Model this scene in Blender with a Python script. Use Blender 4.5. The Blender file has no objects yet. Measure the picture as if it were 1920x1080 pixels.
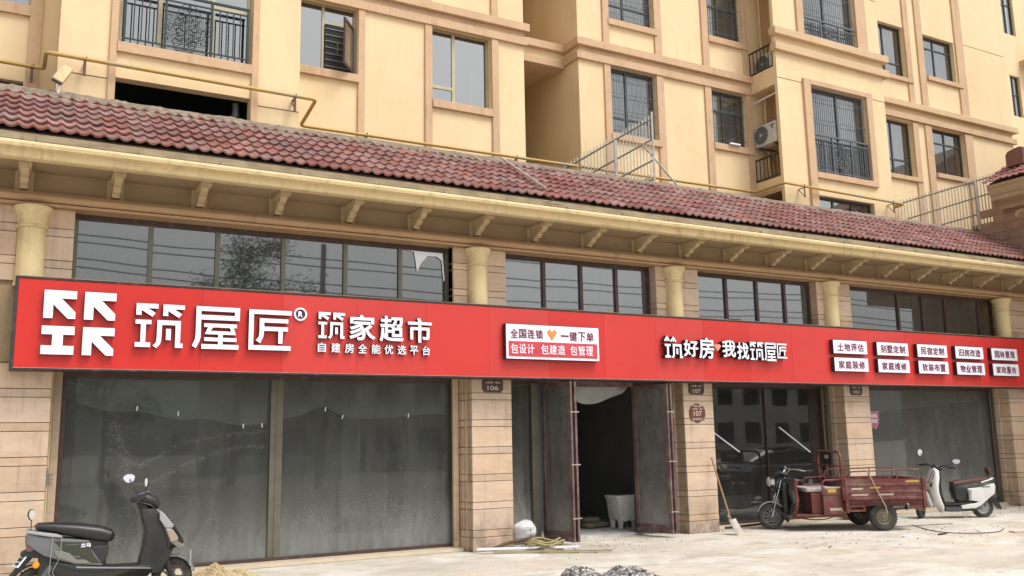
import bpy, bmesh, math, random
from mathutils import Vector, Matrix, noise
C = bpy.context.scene.collection
rnd = random.Random(7)
PI = math.pi

# ---------------------------------------------------------------- camera, light, exposure
sc = bpy.context.scene
cd = bpy.data.cameras.new('camera'); cam = bpy.data.objects.new('camera', cd); C.objects.link(cam)
cd.sensor_fit = 'HORIZONTAL'; cd.sensor_width = 36.0; cd.lens = 1698.043 * 36.0 / 1920.0
cd.clip_start = 0.1; cd.clip_end = 900
yw, pt, rl = 0.508630484, 0.16577075, -0.0182683081
f_ = Vector((math.sin(yw) * math.cos(pt), math.cos(yw) * math.cos(pt), math.sin(pt)))
r0 = Vector((math.cos(yw), -math.sin(yw), 0)); u0 = r0.cross(f_)
R_ = math.cos(rl) * r0 + math.sin(rl) * u0; U_ = -math.sin(rl) * r0 + math.cos(rl) * u0
M_ = Matrix((R_, U_, -f_)).transposed().to_4x4(); M_.translation = Vector((0, 0, 1.9))
cam.matrix_world = M_
sc.camera = cam
sc.view_settings.view_transform = 'Standard'; sc.view_settings.look = 'None'
sc.view_settings.gamma = 1.0; sc.view_settings.use_curve_mapping = False
sc.view_settings.exposure = 0.52

SUN_EL, SUN_AZ = math.radians(58), math.radians(150)     # azimuth of the sun seen from the place, clockwise from +Y
w = bpy.data.worlds.new('World'); sc.world = w; w.use_nodes = True
nt = w.node_tree; nt.nodes.clear()
sky = nt.nodes.new('ShaderNodeTexSky'); sky.sky_type = 'NISHITA'; sky.sun_disc = False
sky.sun_elevation = SUN_EL; sky.sun_rotation = SUN_AZ; sky.air_density = 1.0; sky.dust_density = 4.0; sky.ozone_density = 1.0
hs = nt.nodes.new('ShaderNodeHueSaturation'); hs.inputs['Saturation'].default_value = 0.12
bg = nt.nodes.new('ShaderNodeBackground'); bg.inputs[1].default_value = 0.15
wo = nt.nodes.new('ShaderNodeOutputWorld')
nt.links.new(sky.outputs[0], hs.inputs['Color']); nt.links.new(hs.outputs[0], bg.inputs[0]); nt.links.new(bg.outputs[0], wo.inputs[0])
sd = bpy.data.lights.new('sun', 'SUN'); sd.energy = 1.5; sd.angle = math.radians(25); sd.color = (1.0, 0.965, 0.91)
sun = bpy.data.objects.new('sun', sd); C.objects.link(sun)
sv = Vector((math.sin(SUN_AZ) * math.cos(SUN_EL), math.cos(SUN_AZ) * math.cos(SUN_EL), math.sin(SUN_EL)))
sun.rotation_euler = (-sv).to_track_quat('-Z', 'Y').to_euler()

# ---------------------------------------------------------------- helpers
def S(r, g, b):
    f = lambda c: (c / 255 / 12.92) if c / 255 <= 0.04045 else ((c / 255 + 0.055) / 1.055) ** 2.4
    return (f(r), f(g), f(b))
MATS = {}
def mat(name, col, rough=0.6, metal=0.0, col2=None, scale=3.0, amt=0.5, bump=0.0, bscale=40.0, stretch=(1, 1, 1),
        dirt=None, dscale=1.2, dpos=(0.55, 0.75), detail=6.0, rand=0.0, island=False, coat=0.0, obj_coords=False, spec=None, damt=1.0, streak=None, lowdirt=None):
    if name in MATS: return MATS[name]
    m = bpy.data.materials.new(name); m.use_nodes = True; n = m.node_tree; L = n.links
    b = n.nodes['Principled BSDF']
    b.inputs['Roughness'].default_value = rough; b.inputs['Metallic'].default_value = metal
    if coat: b.inputs['Coat Weight'].default_value = coat; b.inputs['Coat Roughness'].default_value = 0.08
    if spec is not None: b.inputs['Specular IOR Level'].default_value = spec
    if obj_coords:
        tc = n.nodes.new('ShaderNodeTexCoord'); src = tc.outputs['Object']
    else:
        g = n.nodes.new('ShaderNodeNewGeometry'); src = g.outputs['Position']
    mp = n.nodes.new('ShaderNodeMapping'); mp.inputs['Scale'].default_value = stretch; L.new(src, mp.inputs[0])
    nz = n.nodes.new('ShaderNodeTexNoise'); nz.inputs['Scale'].default_value = scale; nz.inputs['Detail'].default_value = detail
    nz.inputs['Roughness'].default_value = 0.62
    L.new(mp.outputs[0], nz.inputs['Vector'])
    c2 = col2 or tuple(c * 0.82 for c in col)
    mr = n.nodes.new('ShaderNodeMapRange'); mr.inputs[1].default_value = 0.5 - 0.25 / max(amt, 0.01) * 0.5; mr.inputs[2].default_value = 0.5 + 0.25 / max(amt, 0.01) * 0.5
    L.new(nz.outputs['Fac'], mr.inputs[0])
    mx = n.nodes.new('ShaderNodeMix'); mx.data_type = 'RGBA'
    mx.inputs[6].default_value = (*col, 1); mx.inputs[7].default_value = (*c2, 1); L.new(mr.outputs[0], mx.inputs[0])
    out = mx.outputs[2]
    if dirt:
        nd = n.nodes.new('ShaderNodeTexNoise'); nd.inputs['Scale'].default_value = dscale; nd.inputs['Detail'].default_value = 9; nd.inputs['Roughness'].default_value = 0.7
        L.new(mp.outputs[0], nd.inputs['Vector'])
        rr = n.nodes.new('ShaderNodeMapRange'); rr.inputs[1].default_value = dpos[0]; rr.inputs[2].default_value = dpos[1]; rr.inputs[4].default_value = damt
        L.new(nd.outputs['Fac'], rr.inputs[0])
        m2 = n.nodes.new('ShaderNodeMix'); m2.data_type = 'RGBA'; m2.inputs[7].default_value = (*dirt, 1)
        L.new(out, m2.inputs[6]); L.new(rr.outputs[0], m2.inputs[0]); out = m2.outputs[2]
    def extra(col_, fac_):
        x_ = n.nodes.new('ShaderNodeMix'); x_.data_type = 'RGBA'; x_.inputs[7].default_value = (*col_, 1); L.new(out, x_.inputs[6]); L.new(fac_, x_.inputs[0]); return x_.outputs[2]
    def nzr(sc_, st_, a_, c_, hi, det=8):
        mp2 = n.nodes.new('ShaderNodeMapping'); mp2.inputs['Scale'].default_value = st_; L.new(src, mp2.inputs[0])
        t_ = n.nodes.new('ShaderNodeTexNoise'); t_.inputs['Scale'].default_value = sc_; t_.inputs['Detail'].default_value = det; t_.inputs['Roughness'].default_value = 0.7; L.new(mp2.outputs[0], t_.inputs['Vector'])
        q_ = n.nodes.new('ShaderNodeMapRange'); q_.inputs[1].default_value = a_; q_.inputs[2].default_value = c_; q_.inputs[4].default_value = hi; L.new(t_.outputs['Fac'], q_.inputs[0]); return q_.outputs[0]
    def mul(a_, c_):
        q_ = n.nodes.new('ShaderNodeMath'); q_.operation = 'MULTIPLY'; L.new(a_, q_.inputs[0]); L.new(c_, q_.inputs[1]); return q_.outputs[0]
    if streak:     # rain streaks: fine vertical runs of dirt inside larger patches
        out = extra(streak, mul(nzr(9, (1, 1, 0.06), 0.50, 0.68, 0.75), nzr(0.9, (1, 1, 0.8), 0.45, 0.62, 1.0, 3)))
        out = extra(tuple(c_ * 0.55 for c_ in streak), mul(nzr(22, (1, 1, 0.10), 0.60, 0.72, 0.6), nzr(1.6, (1, 1, 1), 0.52, 0.66, 1.0, 3)))
    if lowdirt:    # splashed mud and soot at the foot
        sx_ = n.nodes.new('ShaderNodeSeparateXYZ'); L.new(src, sx_.inputs[0]); mz_ = n.nodes.new('ShaderNodeMapRange'); mz_.inputs[1].default_value = 0.75; mz_.inputs[2].default_value = 0.0; mz_.inputs[4].default_value = 1.0; L.new(sx_.outputs[2], mz_.inputs[0])
        out = extra(lowdirt, mul(nzr(3.2, (1, 1, 0.7), 0.40, 0.62, 0.9, 12), mz_.outputs[0]))
    if rand:
        if island: g2 = n.nodes.new('ShaderNodeNewGeometry'); ro = g2.outputs['Random Per Island']
        else: oi = n.nodes.new('ShaderNodeObjectInfo'); ro = oi.outputs['Random']
        r2 = n.nodes.new('ShaderNodeMapRange'); r2.inputs[3].default_value = 1 - rand; r2.inputs[4].default_value = 1 + rand; L.new(ro, r2.inputs[0])
        hv = n.nodes.new('ShaderNodeHueSaturation'); L.new(out, hv.inputs['Color']); L.new(r2.outputs[0], hv.inputs['Value'])
        r3 = n.nodes.new('ShaderNodeMath'); r3.operation = 'MULTIPLY'; r3.inputs[1].default_value = 7.13; L.new(ro, r3.inputs[0])
        r4 = n.nodes.new('ShaderNodeMath'); r4.operation = 'FRACT'; L.new(r3.outputs[0], r4.inputs[0])
        r5 = n.nodes.new('ShaderNodeMapRange'); r5.inputs[3].default_value = 1 - rand; r5.inputs[4].default_value = 1 + rand; L.new(r4.outputs[0], r5.inputs[0]); L.new(r5.outputs[0], hv.inputs['Saturation'])
        out = hv.outputs[0]
    L.new(out, b.inputs['Base Color'])
    if bump:
        nb = n.nodes.new('ShaderNodeTexNoise'); nb.inputs['Scale'].default_value = bscale; nb.inputs['Detail'].default_value = 5; L.new(mp.outputs[0], nb.inputs['Vector'])
        bp = n.nodes.new('ShaderNodeBump'); bp.inputs['Strength'].default_value = bump; bp.inputs['Distance'].default_value = 0.01
        L.new(nb.outputs['Fac'], bp.inputs['Height']); L.new(bp.outputs[0], b.inputs['Normal'])
    MATS[name] = m
    return m
def glass(name, tint, refl, dust, dustcol, dscale=3.0, dlow=0.0, base_z=None, rough=0.02):
    # window glass: tinted see-through, mirror reflection, and a film of dust
    m = bpy.data.materials.new(name); m.use_nodes = True; n = m.node_tree; n.nodes.clear(); L = n.links
    o = n.nodes.new('ShaderNodeOutputMaterial')
    tr = n.nodes.new('ShaderNodeBsdfTransparent'); tr.inputs[0].default_value = (*tint, 1)
    gl = n.nodes.new('ShaderNodeBsdfGlossy'); gl.inputs['Roughness'].default_value = rough; gl.inputs[0].default_value = (0.96, 0.98, 0.97, 1)
    fr = n.nodes.new('ShaderNodeFresnel'); fr.inputs[0].default_value = 1.5
    ad = n.nodes.new('ShaderNodeMath'); ad.operation = 'ADD'; ad.use_clamp = True; ad.inputs[1].default_value = refl; L.new(fr.outputs[0], ad.inputs[0])
    g = n.nodes.new('ShaderNodeNewGeometry')
    nb = n.nodes.new('ShaderNodeTexNoise'); nb.inputs['Scale'].default_value = 0.7; nb.inputs['Detail'].default_value = 1; L.new(g.outputs['Position'], nb.inputs['Vector'])
    bp = n.nodes.new('ShaderNodeBump'); bp.inputs['Strength'].default_value = 0.10; bp.inputs['Distance'].default_value = 0.02
    L.new(nb.outputs['Fac'], bp.inputs['Height']); L.new(bp.outputs[0], gl.inputs['Normal'])
    m1 = n.nodes.new('ShaderNodeMixShader'); L.new(ad.outputs[0], m1.inputs[0]); L.new(tr.outputs[0], m1.inputs[1]); L.new(gl.outputs[0], m1.inputs[2])
    df = n.nodes.new('ShaderNodeBsdfDiffuse'); df.inputs[0].default_value = (*dustcol, 1)
    nz = n.nodes.new('ShaderNodeTexNoise'); nz.inputs['Scale'].default_value = dscale; nz.inputs['Detail'].default_value = 10; nz.inputs['Roughness'].default_value = 0.72
    mpg = n.nodes.new('ShaderNodeMapping'); mpg.inputs['Scale'].default_value = (1.7, 1, 0.45); mpg.inputs['Rotation'].default_value = (0, 0.12, 0); L.new(g.outputs['Position'], mpg.inputs[0]); L.new(mpg.outputs[0], nz.inputs['Vector'])
    mr = n.nodes.new('ShaderNodeMapRange'); mr.inputs[1].default_value = 0.3; mr.inputs[2].default_value = 0.75; mr.inputs[3].default_value = dust * 0.65; mr.inputs[4].default_value = dust * 1.35
    L.new(nz.outputs['Fac'], mr.inputs[0]); fac = mr.outputs[0]
    if dlow:   # splashed dirt low on the pane, also painting in the pale floor behind
        sx = n.nodes.new('ShaderNodeSeparateXYZ'); L.new(g.outputs['Position'], sx.inputs[0])
        mz = n.nodes.new('ShaderNodeMapRange'); mz.inputs[1].default_value = 0.1; mz.inputs[2].default_value = 1.15; mz.inputs[3].default_value = dlow; mz.inputs[4].default_value = 0; mz.interpolation_type = 'SMOOTHSTEP'
        L.new(sx.outputs[2], mz.inputs[0])
        mu = n.nodes.new('ShaderNodeMath'); mu.operation = 'MULTIPLY_ADD'; L.new(mz.outputs[0], mu.inputs[0]); L.new(nz.outputs['Fac'], mu.inputs[1]); L.new(fac, mu.inputs[2]); fac = mu.outputs[0]
    sp = n.nodes.new('ShaderNodeTexVoronoi'); sp.inputs['Scale'].default_value = 9; L.new(g.outputs['Position'], sp.inputs['Vector'])
    sr = n.nodes.new('ShaderNodeMapRange'); sr.inputs[1].default_value = 0.10; sr.inputs[2].default_value = 0.05; sr.inputs[3].default_value = 0; sr.inputs[4].default_value = 0.35 if dust > 0.05 else 0.0
    L.new(sp.outputs['Distance'], sr.inputs[0])
    a2 = n.nodes.new('ShaderNodeMath'); a2.operation = 'ADD'; a2.use_clamp = True; L.new(fac, a2.inputs[0]); L.new(sr.outputs[0], a2.inputs[1])
    m2 = n.nodes.new('ShaderNodeMixShader'); L.new(a2.outputs[0], m2.inputs[0]); L.new(m1.outputs[0], m2.inputs[1]); L.new(df.outputs[0], m2.inputs[2])
    L.new(m2.outputs[0], o.inputs[0]); MATS[name] = m
    return m

class MB:
    def __init__(s): s.v = []; s.f = []; s.m = []; s.T = Matrix.Identity(4)
    def add(s, vs, fs, mi=0):
        k = len(s.v); s.v += [s.T @ Vector(p) for p in vs]
        s.f += [tuple(i + k for i in f) for f in fs]; s.m += [mi] * len(fs); return s
    def box(s, x0, x1, y0, y1, z0, z1, mi=0):
        if x0 > x1: x0, x1 = x1, x0
        if y0 > y1: y0, y1 = y1, y0
        if z0 > z1: z0, z1 = z1, z0
        return s.add([(x0, y0, z0), (x1, y0, z0), (x1, y1, z0), (x0, y1, z0), (x0, y0, z1), (x1, y0, z1), (x1, y1, z1), (x0, y1, z1)],
              [(0, 3, 2, 1), (4, 5, 6, 7), (0, 1, 5, 4), (1, 2, 6, 5), (2, 3, 7, 6), (3, 0, 4, 7)], mi)
    def prism(s, poly, axis, a, b, mi=0):
        # poly: 2D outline; axis 'x': poly in (y,z); 'y': poly in (x,z); 'z': poly in (x,y)
        n = len(poly)
        def P(p, t): return (t, p[0], p[1]) if axis == 'x' else ((p[0], t, p[1]) if axis == 'y' else (p[0], p[1], t))
        vs = [P(p, a) for p in poly] + [P(p, b) for p in poly]
        return s.add(vs, [tuple(range(n)), tuple(range(2 * n - 1, n - 1, -1))] + [(i, i + n, (i + 1) % n + n, (i + 1) % n) for i in range(n)], mi)
    def tube(s, pts, r, n=8, mi=0, closed=False, caps=True):
        pts = [Vector(p) for p in pts]; N = len(pts); rs = r if isinstance(r, (list, tuple)) else [r] * N
        rings = []; prev = None
        for i, p in enumerate(pts):
            a = pts[(i - 1) % N] if (i > 0 or closed) else p; b = pts[(i + 1) % N] if (i < N - 1 or closed) else p
            t = (b - a).normalized()
            if prev is None:
                q = Vector((0, 0, 1)) if abs(t.z) < 0.9 else Vector((1, 0, 0)); x = t.cross(q).normalized()
            else:
                x = (prev - t * prev.dot(t))
                x = x.normalized() if x.length > 1e-6 else t.orthogonal().normalized()
            y = t.cross(x); prev = x
            rings.append([p + (x * math.cos(2 * PI * k / n) + y * math.sin(2 * PI * k / n)) * rs[i] for k in range(n)])
        fs = []; M = N if closed else N - 1
        for i in range(M):
            for k in range(n):
                j = (i + 1) % N; fs.append((i * n + k, i * n + (k + 1) % n, j * n + (k + 1) % n, j * n + k))
        if caps and not closed: fs += [tuple(range(n - 1, -1, -1)), tuple((N - 1) * n + k for k in range(n))]
        return s.add([v for rg in rings for v in rg], fs, mi)
    def lathe(s, prof, c, ax='z', n=24, mi=0):
        # prof: (radius, offset along axis)
        vs = []
        for r, h in prof:
            for k in range(n):
                a = 2 * PI * k / n; u, v_ = r * math.cos(a), r * math.sin(a)
                vs.append((c[0] + u, c[1] + v_, c[2] + h) if ax == 'z' else ((c[0] + u, c[1] + h, c[2] + v_) if ax == 'y' else (c[0] + h, c[1] + u, c[2] + v_)))
        fs = [(i * n + k, i * n + (k + 1) % n, (i + 1) * n + (k + 1) % n, (i + 1) * n + k) for i in range(len(prof) - 1) for k in range(n)]
        return s.add(vs, fs, mi)
    def sweep(s, path, n=16, p=2.6, mi=0):
        # rounded body: path of (x, z, half_width, half_height) or with y offset; rings lie across the path in the xz plane
        N = len(path); vs = []
        for i, q in enumerate(path):
            a = path[max(i - 1, 0)]; b = path[min(i + 1, N - 1)]
            t = Vector((b[0] - a[0], 0, b[1] - a[1])).normalized(); nn = Vector((-t.z, 0, t.x))
            y0 = q[4] if len(q) > 4 else 0
            for k in range(n):
                a_ = 2 * PI * k / n; cx, sx = math.cos(a_), math.sin(a_)
                u = math.copysign(abs(cx) ** (2 / p), cx) * q[2]; h = math.copysign(abs(sx) ** (2 / p), sx) * q[3]
                vs.append(Vector((q[0], y0 + u, q[1])) + nn * h)
        fs = [(i * n + k, i * n + (k + 1) % n, (i + 1) * n + (k + 1) % n, (i + 1) * n + k) for i in range(N - 1) for k in range(n)]
        fs += [tuple(range(n - 1, -1, -1)), tuple((N - 1) * n + k for k in range(n))]
        return s.add(vs, fs, mi)
    def build(s, name, m, parent=None, bevel=0, seg=1, smooth=False, ang=35, nofix=False):
        me = bpy.data.meshes.new(name); me.from_pydata([tuple(v) for v in s.v], [], s.f)
        for i, mm in enumerate(m if isinstance(m, (list, tuple)) else [m]): me.materials.append(mm)
        if isinstance(m, (list, tuple)):
            me.polygons.foreach_set('material_index', s.m)
        if not nofix or bevel:
            bm = bmesh.new(); bm.from_mesh(me)
            if not nofix: bmesh.ops.recalc_face_normals(bm, faces=bm.faces)
            if bevel:
                ed = [e for e in bm.edges if len(e.link_faces) == 2 and e.calc_face_angle(0) > 0.5]
                bmesh.ops.bevel(bm, geom=ed, offset=bevel, segments=seg, profile=0.6, affect='EDGES', clamp_overlap=True)
            bm.to_mesh(me); bm.free()
        if smooth:
            me.polygons.foreach_set('use_smooth', [True] * len(me.polygons)); me.set_sharp_from_angle(angle=math.radians(ang))
        me.update()
        o = bpy.data.objects.new(name, me); C.objects.link(o)
        if parent: o.parent = parent
        return o
def thing(name, label, cat, loc=(0, 0, 0), rz=0, group=None):
    o = bpy.data.objects.new(name, None); C.objects.link(o); o.location = loc; o.rotation_euler = (0, 0, rz); o.empty_display_size = 0.2
    return tag(o, label, cat, group)
def tag(o, label, cat, group=None, kind=None):
    if label: o['label'] = label
    if cat: o['category'] = cat
    if group: o['group'] = group
    if kind: o['kind'] = kind
    return o
def struct(o): o['kind'] = 'structure'; return o
def lab(o, s): o['label'] = s; return o
def copyo(o, parent=None):
    c = o.copy(); C.objects.link(c)
    if parent is not None: c.parent = parent
    return c
def copytree(o, parent=None):
    c = copyo(o, parent)
    for ch in [q for q in o.children]: copytree(ch, c)
    return c

# ---------------------------------------------------------------- materials
m_wall = mat('cream_wall_paint', (0.765, 0.595, 0.365), 0.85, col2=(0.69, 0.52, 0.305), scale=0.8, amt=0.55, bump=0.15, bscale=70, stretch=(1, 1, 0.5), dirt=(0.60, 0.44, 0.25), dscale=1.6, dpos=(0.52, 0.8), damt=0.5, streak=(0.66, 0.50, 0.30))
m_trim = mat('salmon_trim_paint', (0.59, 0.395, 0.25), 0.85, col2=(0.51, 0.345, 0.21), scale=1.5, amt=0.5, bump=0.15, bscale=70, dirt=(0.40, 0.28, 0.15), dscale=2.5, dpos=(0.52, 0.75), damt=0.7, streak=(0.33, 0.22, 0.13))
m_shop = mat('tan_shop_plaster', (0.38, 0.275, 0.165), 0.85, col2=(0.32, 0.23, 0.135), scale=1.5, bump=0.2, bscale=60, dirt=(0.19, 0.13, 0.075), dscale=2.2, dpos=(0.55, 0.8), damt=0.6)
m_corn = mat('yellow_cornice_paint', (0.68, 0.53, 0.29), 0.8, col2=(0.58, 0.445, 0.24), scale=2.2, amt=0.45, bump=0.2, bscale=50, dirt=(0.28, 0.22, 0.13), dscale=3.5, dpos=(0.54, 0.74), damt=0.8, streak=(0.30, 0.23, 0.13))
m_gut = mat('weathered_gutter_plaster', (0.31, 0.24, 0.145), 0.9, col2=(0.20, 0.155, 0.095), scale=2.5, amt=0.8, bump=0.4, bscale=40, dirt=(0.14, 0.11, 0.07), dscale=6, dpos=(0.55, 0.72), stretch=(1, 1, 2))
m_col = mat('yellow_column_paint', (0.70, 0.56, 0.31), 0.75, col2=(0.62, 0.49, 0.26), scale=2, bump=0.1, bscale=50, dirt=(0.42, 0.32, 0.17), dscale=4, dpos=(0.54, 0.75), damt=0.6, streak=(0.40, 0.30, 0.17))
m_stone = mat('sandstone_cladding', (0.585, 0.44, 0.315), 0.75, col2=(0.50, 0.365, 0.26), scale=3.5, amt=0.6, bump=0.25, bscale=60, stretch=(1, 1, 2.5), dirt=(0.38, 0.25, 0.18), dscale=1.6, dpos=(0.5, 0.75), rand=0.11, damt=0.6, streak=(0.30, 0.20, 0.14), lowdirt=(0.13, 0.105, 0.085))
m_mortar = mat('dark_joint_mortar', (0.25, 0.165, 0.11), 0.95, bump=0.3)
m_tile = mat('red_clay_roof_tile', (0.30, 0.15, 0.137), 0.97, col2=(0.20, 0.10, 0.092), scale=4, amt=0.7, bump=0.5, bscale=45, dirt=(0.26, 0.19, 0.16), dscale=3.0, dpos=(0.46, 0.72), rand=0.22, spec=0.15, damt=0.9)
m_tile2 = mat('red_clay_roof_tile_far', (0.30, 0.15, 0.137), 0.97, col2=(0.20, 0.10, 0.092), scale=4, amt=0.7, bump=0.5, bscale=45, dirt=(0.26, 0.19, 0.16), dscale=3.0, dpos=(0.46, 0.72), rand=0.22, spec=0.15, damt=0.9, island=True)
m_rmort = mat('lichen_grey_ridge_mortar', (0.23, 0.185, 0.135), 0.95, col2=(0.12, 0.10, 0.075), scale=9, amt=0.9, bump=1.0, bscale=25, dirt=(0.32, 0.25, 0.18), dscale=5, dpos=(0.5, 0.7))
m_ground = None
m_red = mat('red_sign_panel', (0.72, 0.030, 0.028), 0.42, col2=(0.64, 0.024, 0.024), scale=1.1, amt=0.5, bump=0.02, bscale=180, dirt=(0.50, 0.02, 0.02), dscale=1.4, dpos=(0.5, 0.9), damt=0.35)
m_signedge = mat('dark_sign_frame', (0.03, 0.025, 0.025), 0.5, dirt=(0.16, 0.13, 0.10), dscale=8)
m_white = mat('white_letter_acrylic', (0.80, 0.82, 0.90), 0.25, col2=(0.78, 0.80, 0.90), scale=2)
m_lside = mat('dark_letter_return', (0.045, 0.02, 0.03), 0.45)
m_alu = mat('beige_window_frame', (0.44, 0.38, 0.25), 0.4, 0.3, col2=(0.36, 0.31, 0.20), scale=4)
m_alug = mat('champagne_shop_frame', (0.17, 0.16, 0.12), 0.45, 0.35, col2=(0.12, 0.11, 0.085), scale=5, dirt=(0.12, 0.10, 0.07), dscale=6)
m_dkf = mat('dark_grey_window_frame', (0.075, 0.08, 0.08), 0.45, 0.3)
m_brn = mat('brown_shop_frame', (0.085, 0.048, 0.042), 0.5, 0.2, col2=(0.06, 0.035, 0.03), dirt=(0.20, 0.15, 0.12), dscale=7, dpos=(0.55, 0.8))
m_plum = mat('maroon_door_frame', (0.13, 0.07, 0.066), 0.6, 0.0, col2=(0.09, 0.048, 0.046), scale=6, dirt=(0.24, 0.19, 0.17), dscale=5, dpos=(0.42, 0.7), damt=.8)
m_iron = mat('dark_green_iron', (0.025, 0.04, 0.038), 0.45, 0.4)
m_gryiron = mat('grey_iron', (0.14, 0.15, 0.16), 0.5, 0.4)
m_curt = mat('pale_curtain_cloth', (0.42, 0.48, 0.48), 0.9, col2=(0.16, 0.19, 0.19), scale=1.6, amt=0.9, stretch=(2.5, 1, 0.3))
m_dark = mat('dark_room', (0.028, 0.03, 0.03), 0.95)  # near-black colour stands in for the shade of unlit rooms
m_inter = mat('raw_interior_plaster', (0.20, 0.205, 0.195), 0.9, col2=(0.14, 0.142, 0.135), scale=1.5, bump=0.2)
m_ifloor = mat('dusty_interior_floor', (0.55, 0.53, 0.50), 0.9, col2=(0.38, 0.365, 0.345), scale=2.5, amt=0.9, bump=0.3, dirt=(0.16, 0.15, 0.14), dscale=4)
m_pipe = mat('yellow_gas_pipe_paint', (0.50, 0.31, 0.075), 0.5, col2=(0.42, 0.26, 0.07), scale=4, dirt=(0.33, 0.29, 0.22), dscale=1.1, dpos=(0.5, 0.62), bump=0.05)
m_rust = mat('rusty_bracket_steel', (0.15, 0.085, 0.045), 0.8, col2=(0.09, 0.05, 0.03), scale=14, bump=0.3)
m_steel = mat('bare_steel_fence', (0.52, 0.50, 0.46), 0.45, 0.3, col2=(0.36, 0.33, 0.28), scale=10, amt=0.7)
m_steeld = mat('weathered_steel_rail', (0.21, 0.18, 0.13), 0.55, 0.4, col2=(0.14, 0.12, 0.08), scale=12)
g_up = glass('upper_shop_glass', (0.10, 0.11, 0.11), 0.13, 0.12, (0.32, 0.34, 0.33), 2.0)
g_up2 = glass('bluish_upper_shop_glass', (0.10, 0.11, 0.11), 0.19, 0.14, (0.36, 0.39, 0.41), 2.0)
g_low = glass('dusty_shop_glass', (0.42, 0.47, 0.44), 0.0, 0.155, (0.40, 0.415, 0.39), 2.5, dlow=0.5)
g_door = glass('very_dusty_door_glass', (0.40, 0.42, 0.40), 0.01, 0.32, (0.37, 0.35, 0.33), 4.5, dlow=0.6)
g_side = glass('splashed_side_glass', (0.40, 0.42, 0.40), 0.01, 0.20, (0.36, 0.35, 0.32), 9, dlow=1.2)
g_far = glass('hazy_right_window_glass', (0.40, 0.44, 0.42), 0.01, 0.25, (0.37, 0.385, 0.36), 2.5, dlow=0.5)
g_clr = glass('cleaner_shop_glass', (0.55, 0.58, 0.56), 0.045, 0.05, (0.36, 0.35, 0.33), 3.5, dlow=0.10)
g_apt = glass('blue_coated_window_glass', (0.14, 0.16, 0.18), 0.25, 0.03, (0.4, 0.42, 0.45), 1.5)
g_apt2 = glass('clear_flat_window_glass', (0.55, 0.60, 0.60), 0.17, 0.05, (0.4, 0.42, 0.42), 1.5)

# ---------------------------------------------------------------- ground
def ground_material():
    m = bpy.data.materials.new('dusty_concrete_ground'); m.use_nodes = True; n = m.node_tree; L = n.links
    b = n.nodes['Principled BSDF']; b.inputs['Roughness'].default_value = 0.85
    g = n.nodes.new('ShaderNodeNewGeometry')
    def nz(scale, detail, stretch=(1, 1, 1), rough=0.65, rot=0.0):
        mp = n.nodes.new('ShaderNodeMapping'); mp.inputs['Scale'].default_value = stretch; mp.inputs['Rotation'].default_value = (0, 0, rot); L.new(g.outputs['Position'], mp.inputs[0])
        t = n.nodes.new('ShaderNodeTexNoise'); t.inputs['Scale'].default_value = scale; t.inputs['Detail'].default_value = detail; t.inputs['Roughness'].default_value = rough
        L.new(mp.outputs[0], t.inputs['Vector']); return t.outputs['Fac']
    def rng(f, a, c, lo=0.0, hi=1.0):
        r = n.nodes.new('ShaderNodeMapRange'); r.inputs[1].default_value = a; r.inputs[2].default_value = c; r.inputs[3].default_value = lo; r.inputs[4].default_value = hi; L.new(f, r.inputs[0]); return r.outputs[0]
    def mix(a, col, f):
        x = n.nodes.new('ShaderNodeMix'); x.data_type = 'RGBA'
        if isinstance(a, tuple): x.inputs[6].default_value = (*a, 1)
        else: L.new(a, x.inputs[6])
        x.inputs[7].default_value = (*col, 1); L.new(f, x.inputs[0]); return x.outputs[2]
    c = mix((0.62, 0.56, 0.47), (0.51, 0.465, 0.395), rng(nz(0.35, 8), 0.38, 0.62))
    c = mix(c, (0.68, 0.65, 0.59), rng(nz(0.6, 7, rot=0.5), 0.49, 0.60, 0, 0.8))
    c = mix(c, (0.40, 0.355, 0.295), rng(nz(1.1, 12, (0.7, 1.2, 1), 0.72, rot=-0.45), 0.49, 0.62, 0, 0.75))
    c = mix(c, (0.54, 0.39, 0.26), rng(nz(0.7, 9, (0.8, 1.3, 1), rot=-0.3), 0.55, 0.68, 0, 0.5))
    c = mix(c, (0.24, 0.215, 0.18), rng(nz(2.1, 14, (0.8, 1.2, 1), 0.78, -0.3), 0.55, 0.66, 0, 0.7))
    c = mix(c, (0.64, 0.62, 0.58), rng(nz(4.5, 12, (1, 1, 1), 0.8, 0.9), 0.56, 0.64, 0, 0.7))
    c = mix(c, (0.17, 0.15, 0.13), rng(nz(8, 12, (1, 1, 1), 0.8, -0.3), 0.60, 0.68, 0, 0.65))
    c = mix(c, (0.30, 0.265, 0.22), rng(nz(38, 8, (1, 1, 1), 0.85), 0.53, 0.70, 0, 0.6))
    c = mix(c, (0.74, 0.70, 0.63), rng(nz(30, 8, (1, 1, 1), 0.85, 1.0), 0.56, 0.70, 0, 0.6))
    L.new(c, b.inputs['Base Color'])
    bp = n.nodes.new('ShaderNodeBump'); bp.inputs['Strength'].default_value = 0.9; bp.inputs['Distance'].default_value = 0.025
    L.new(nz(14, 9, (1, 1, 1), 0.75), bp.inputs['Height']); L.new(bp.outputs[0], b.inputs['Normal'])
    return m
m_ground = ground_material()
gb = MB(); gb.box(-160, 200, -160, 200, -0.5, 0.0)
struct(gb.build('ground', m_ground))
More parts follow.
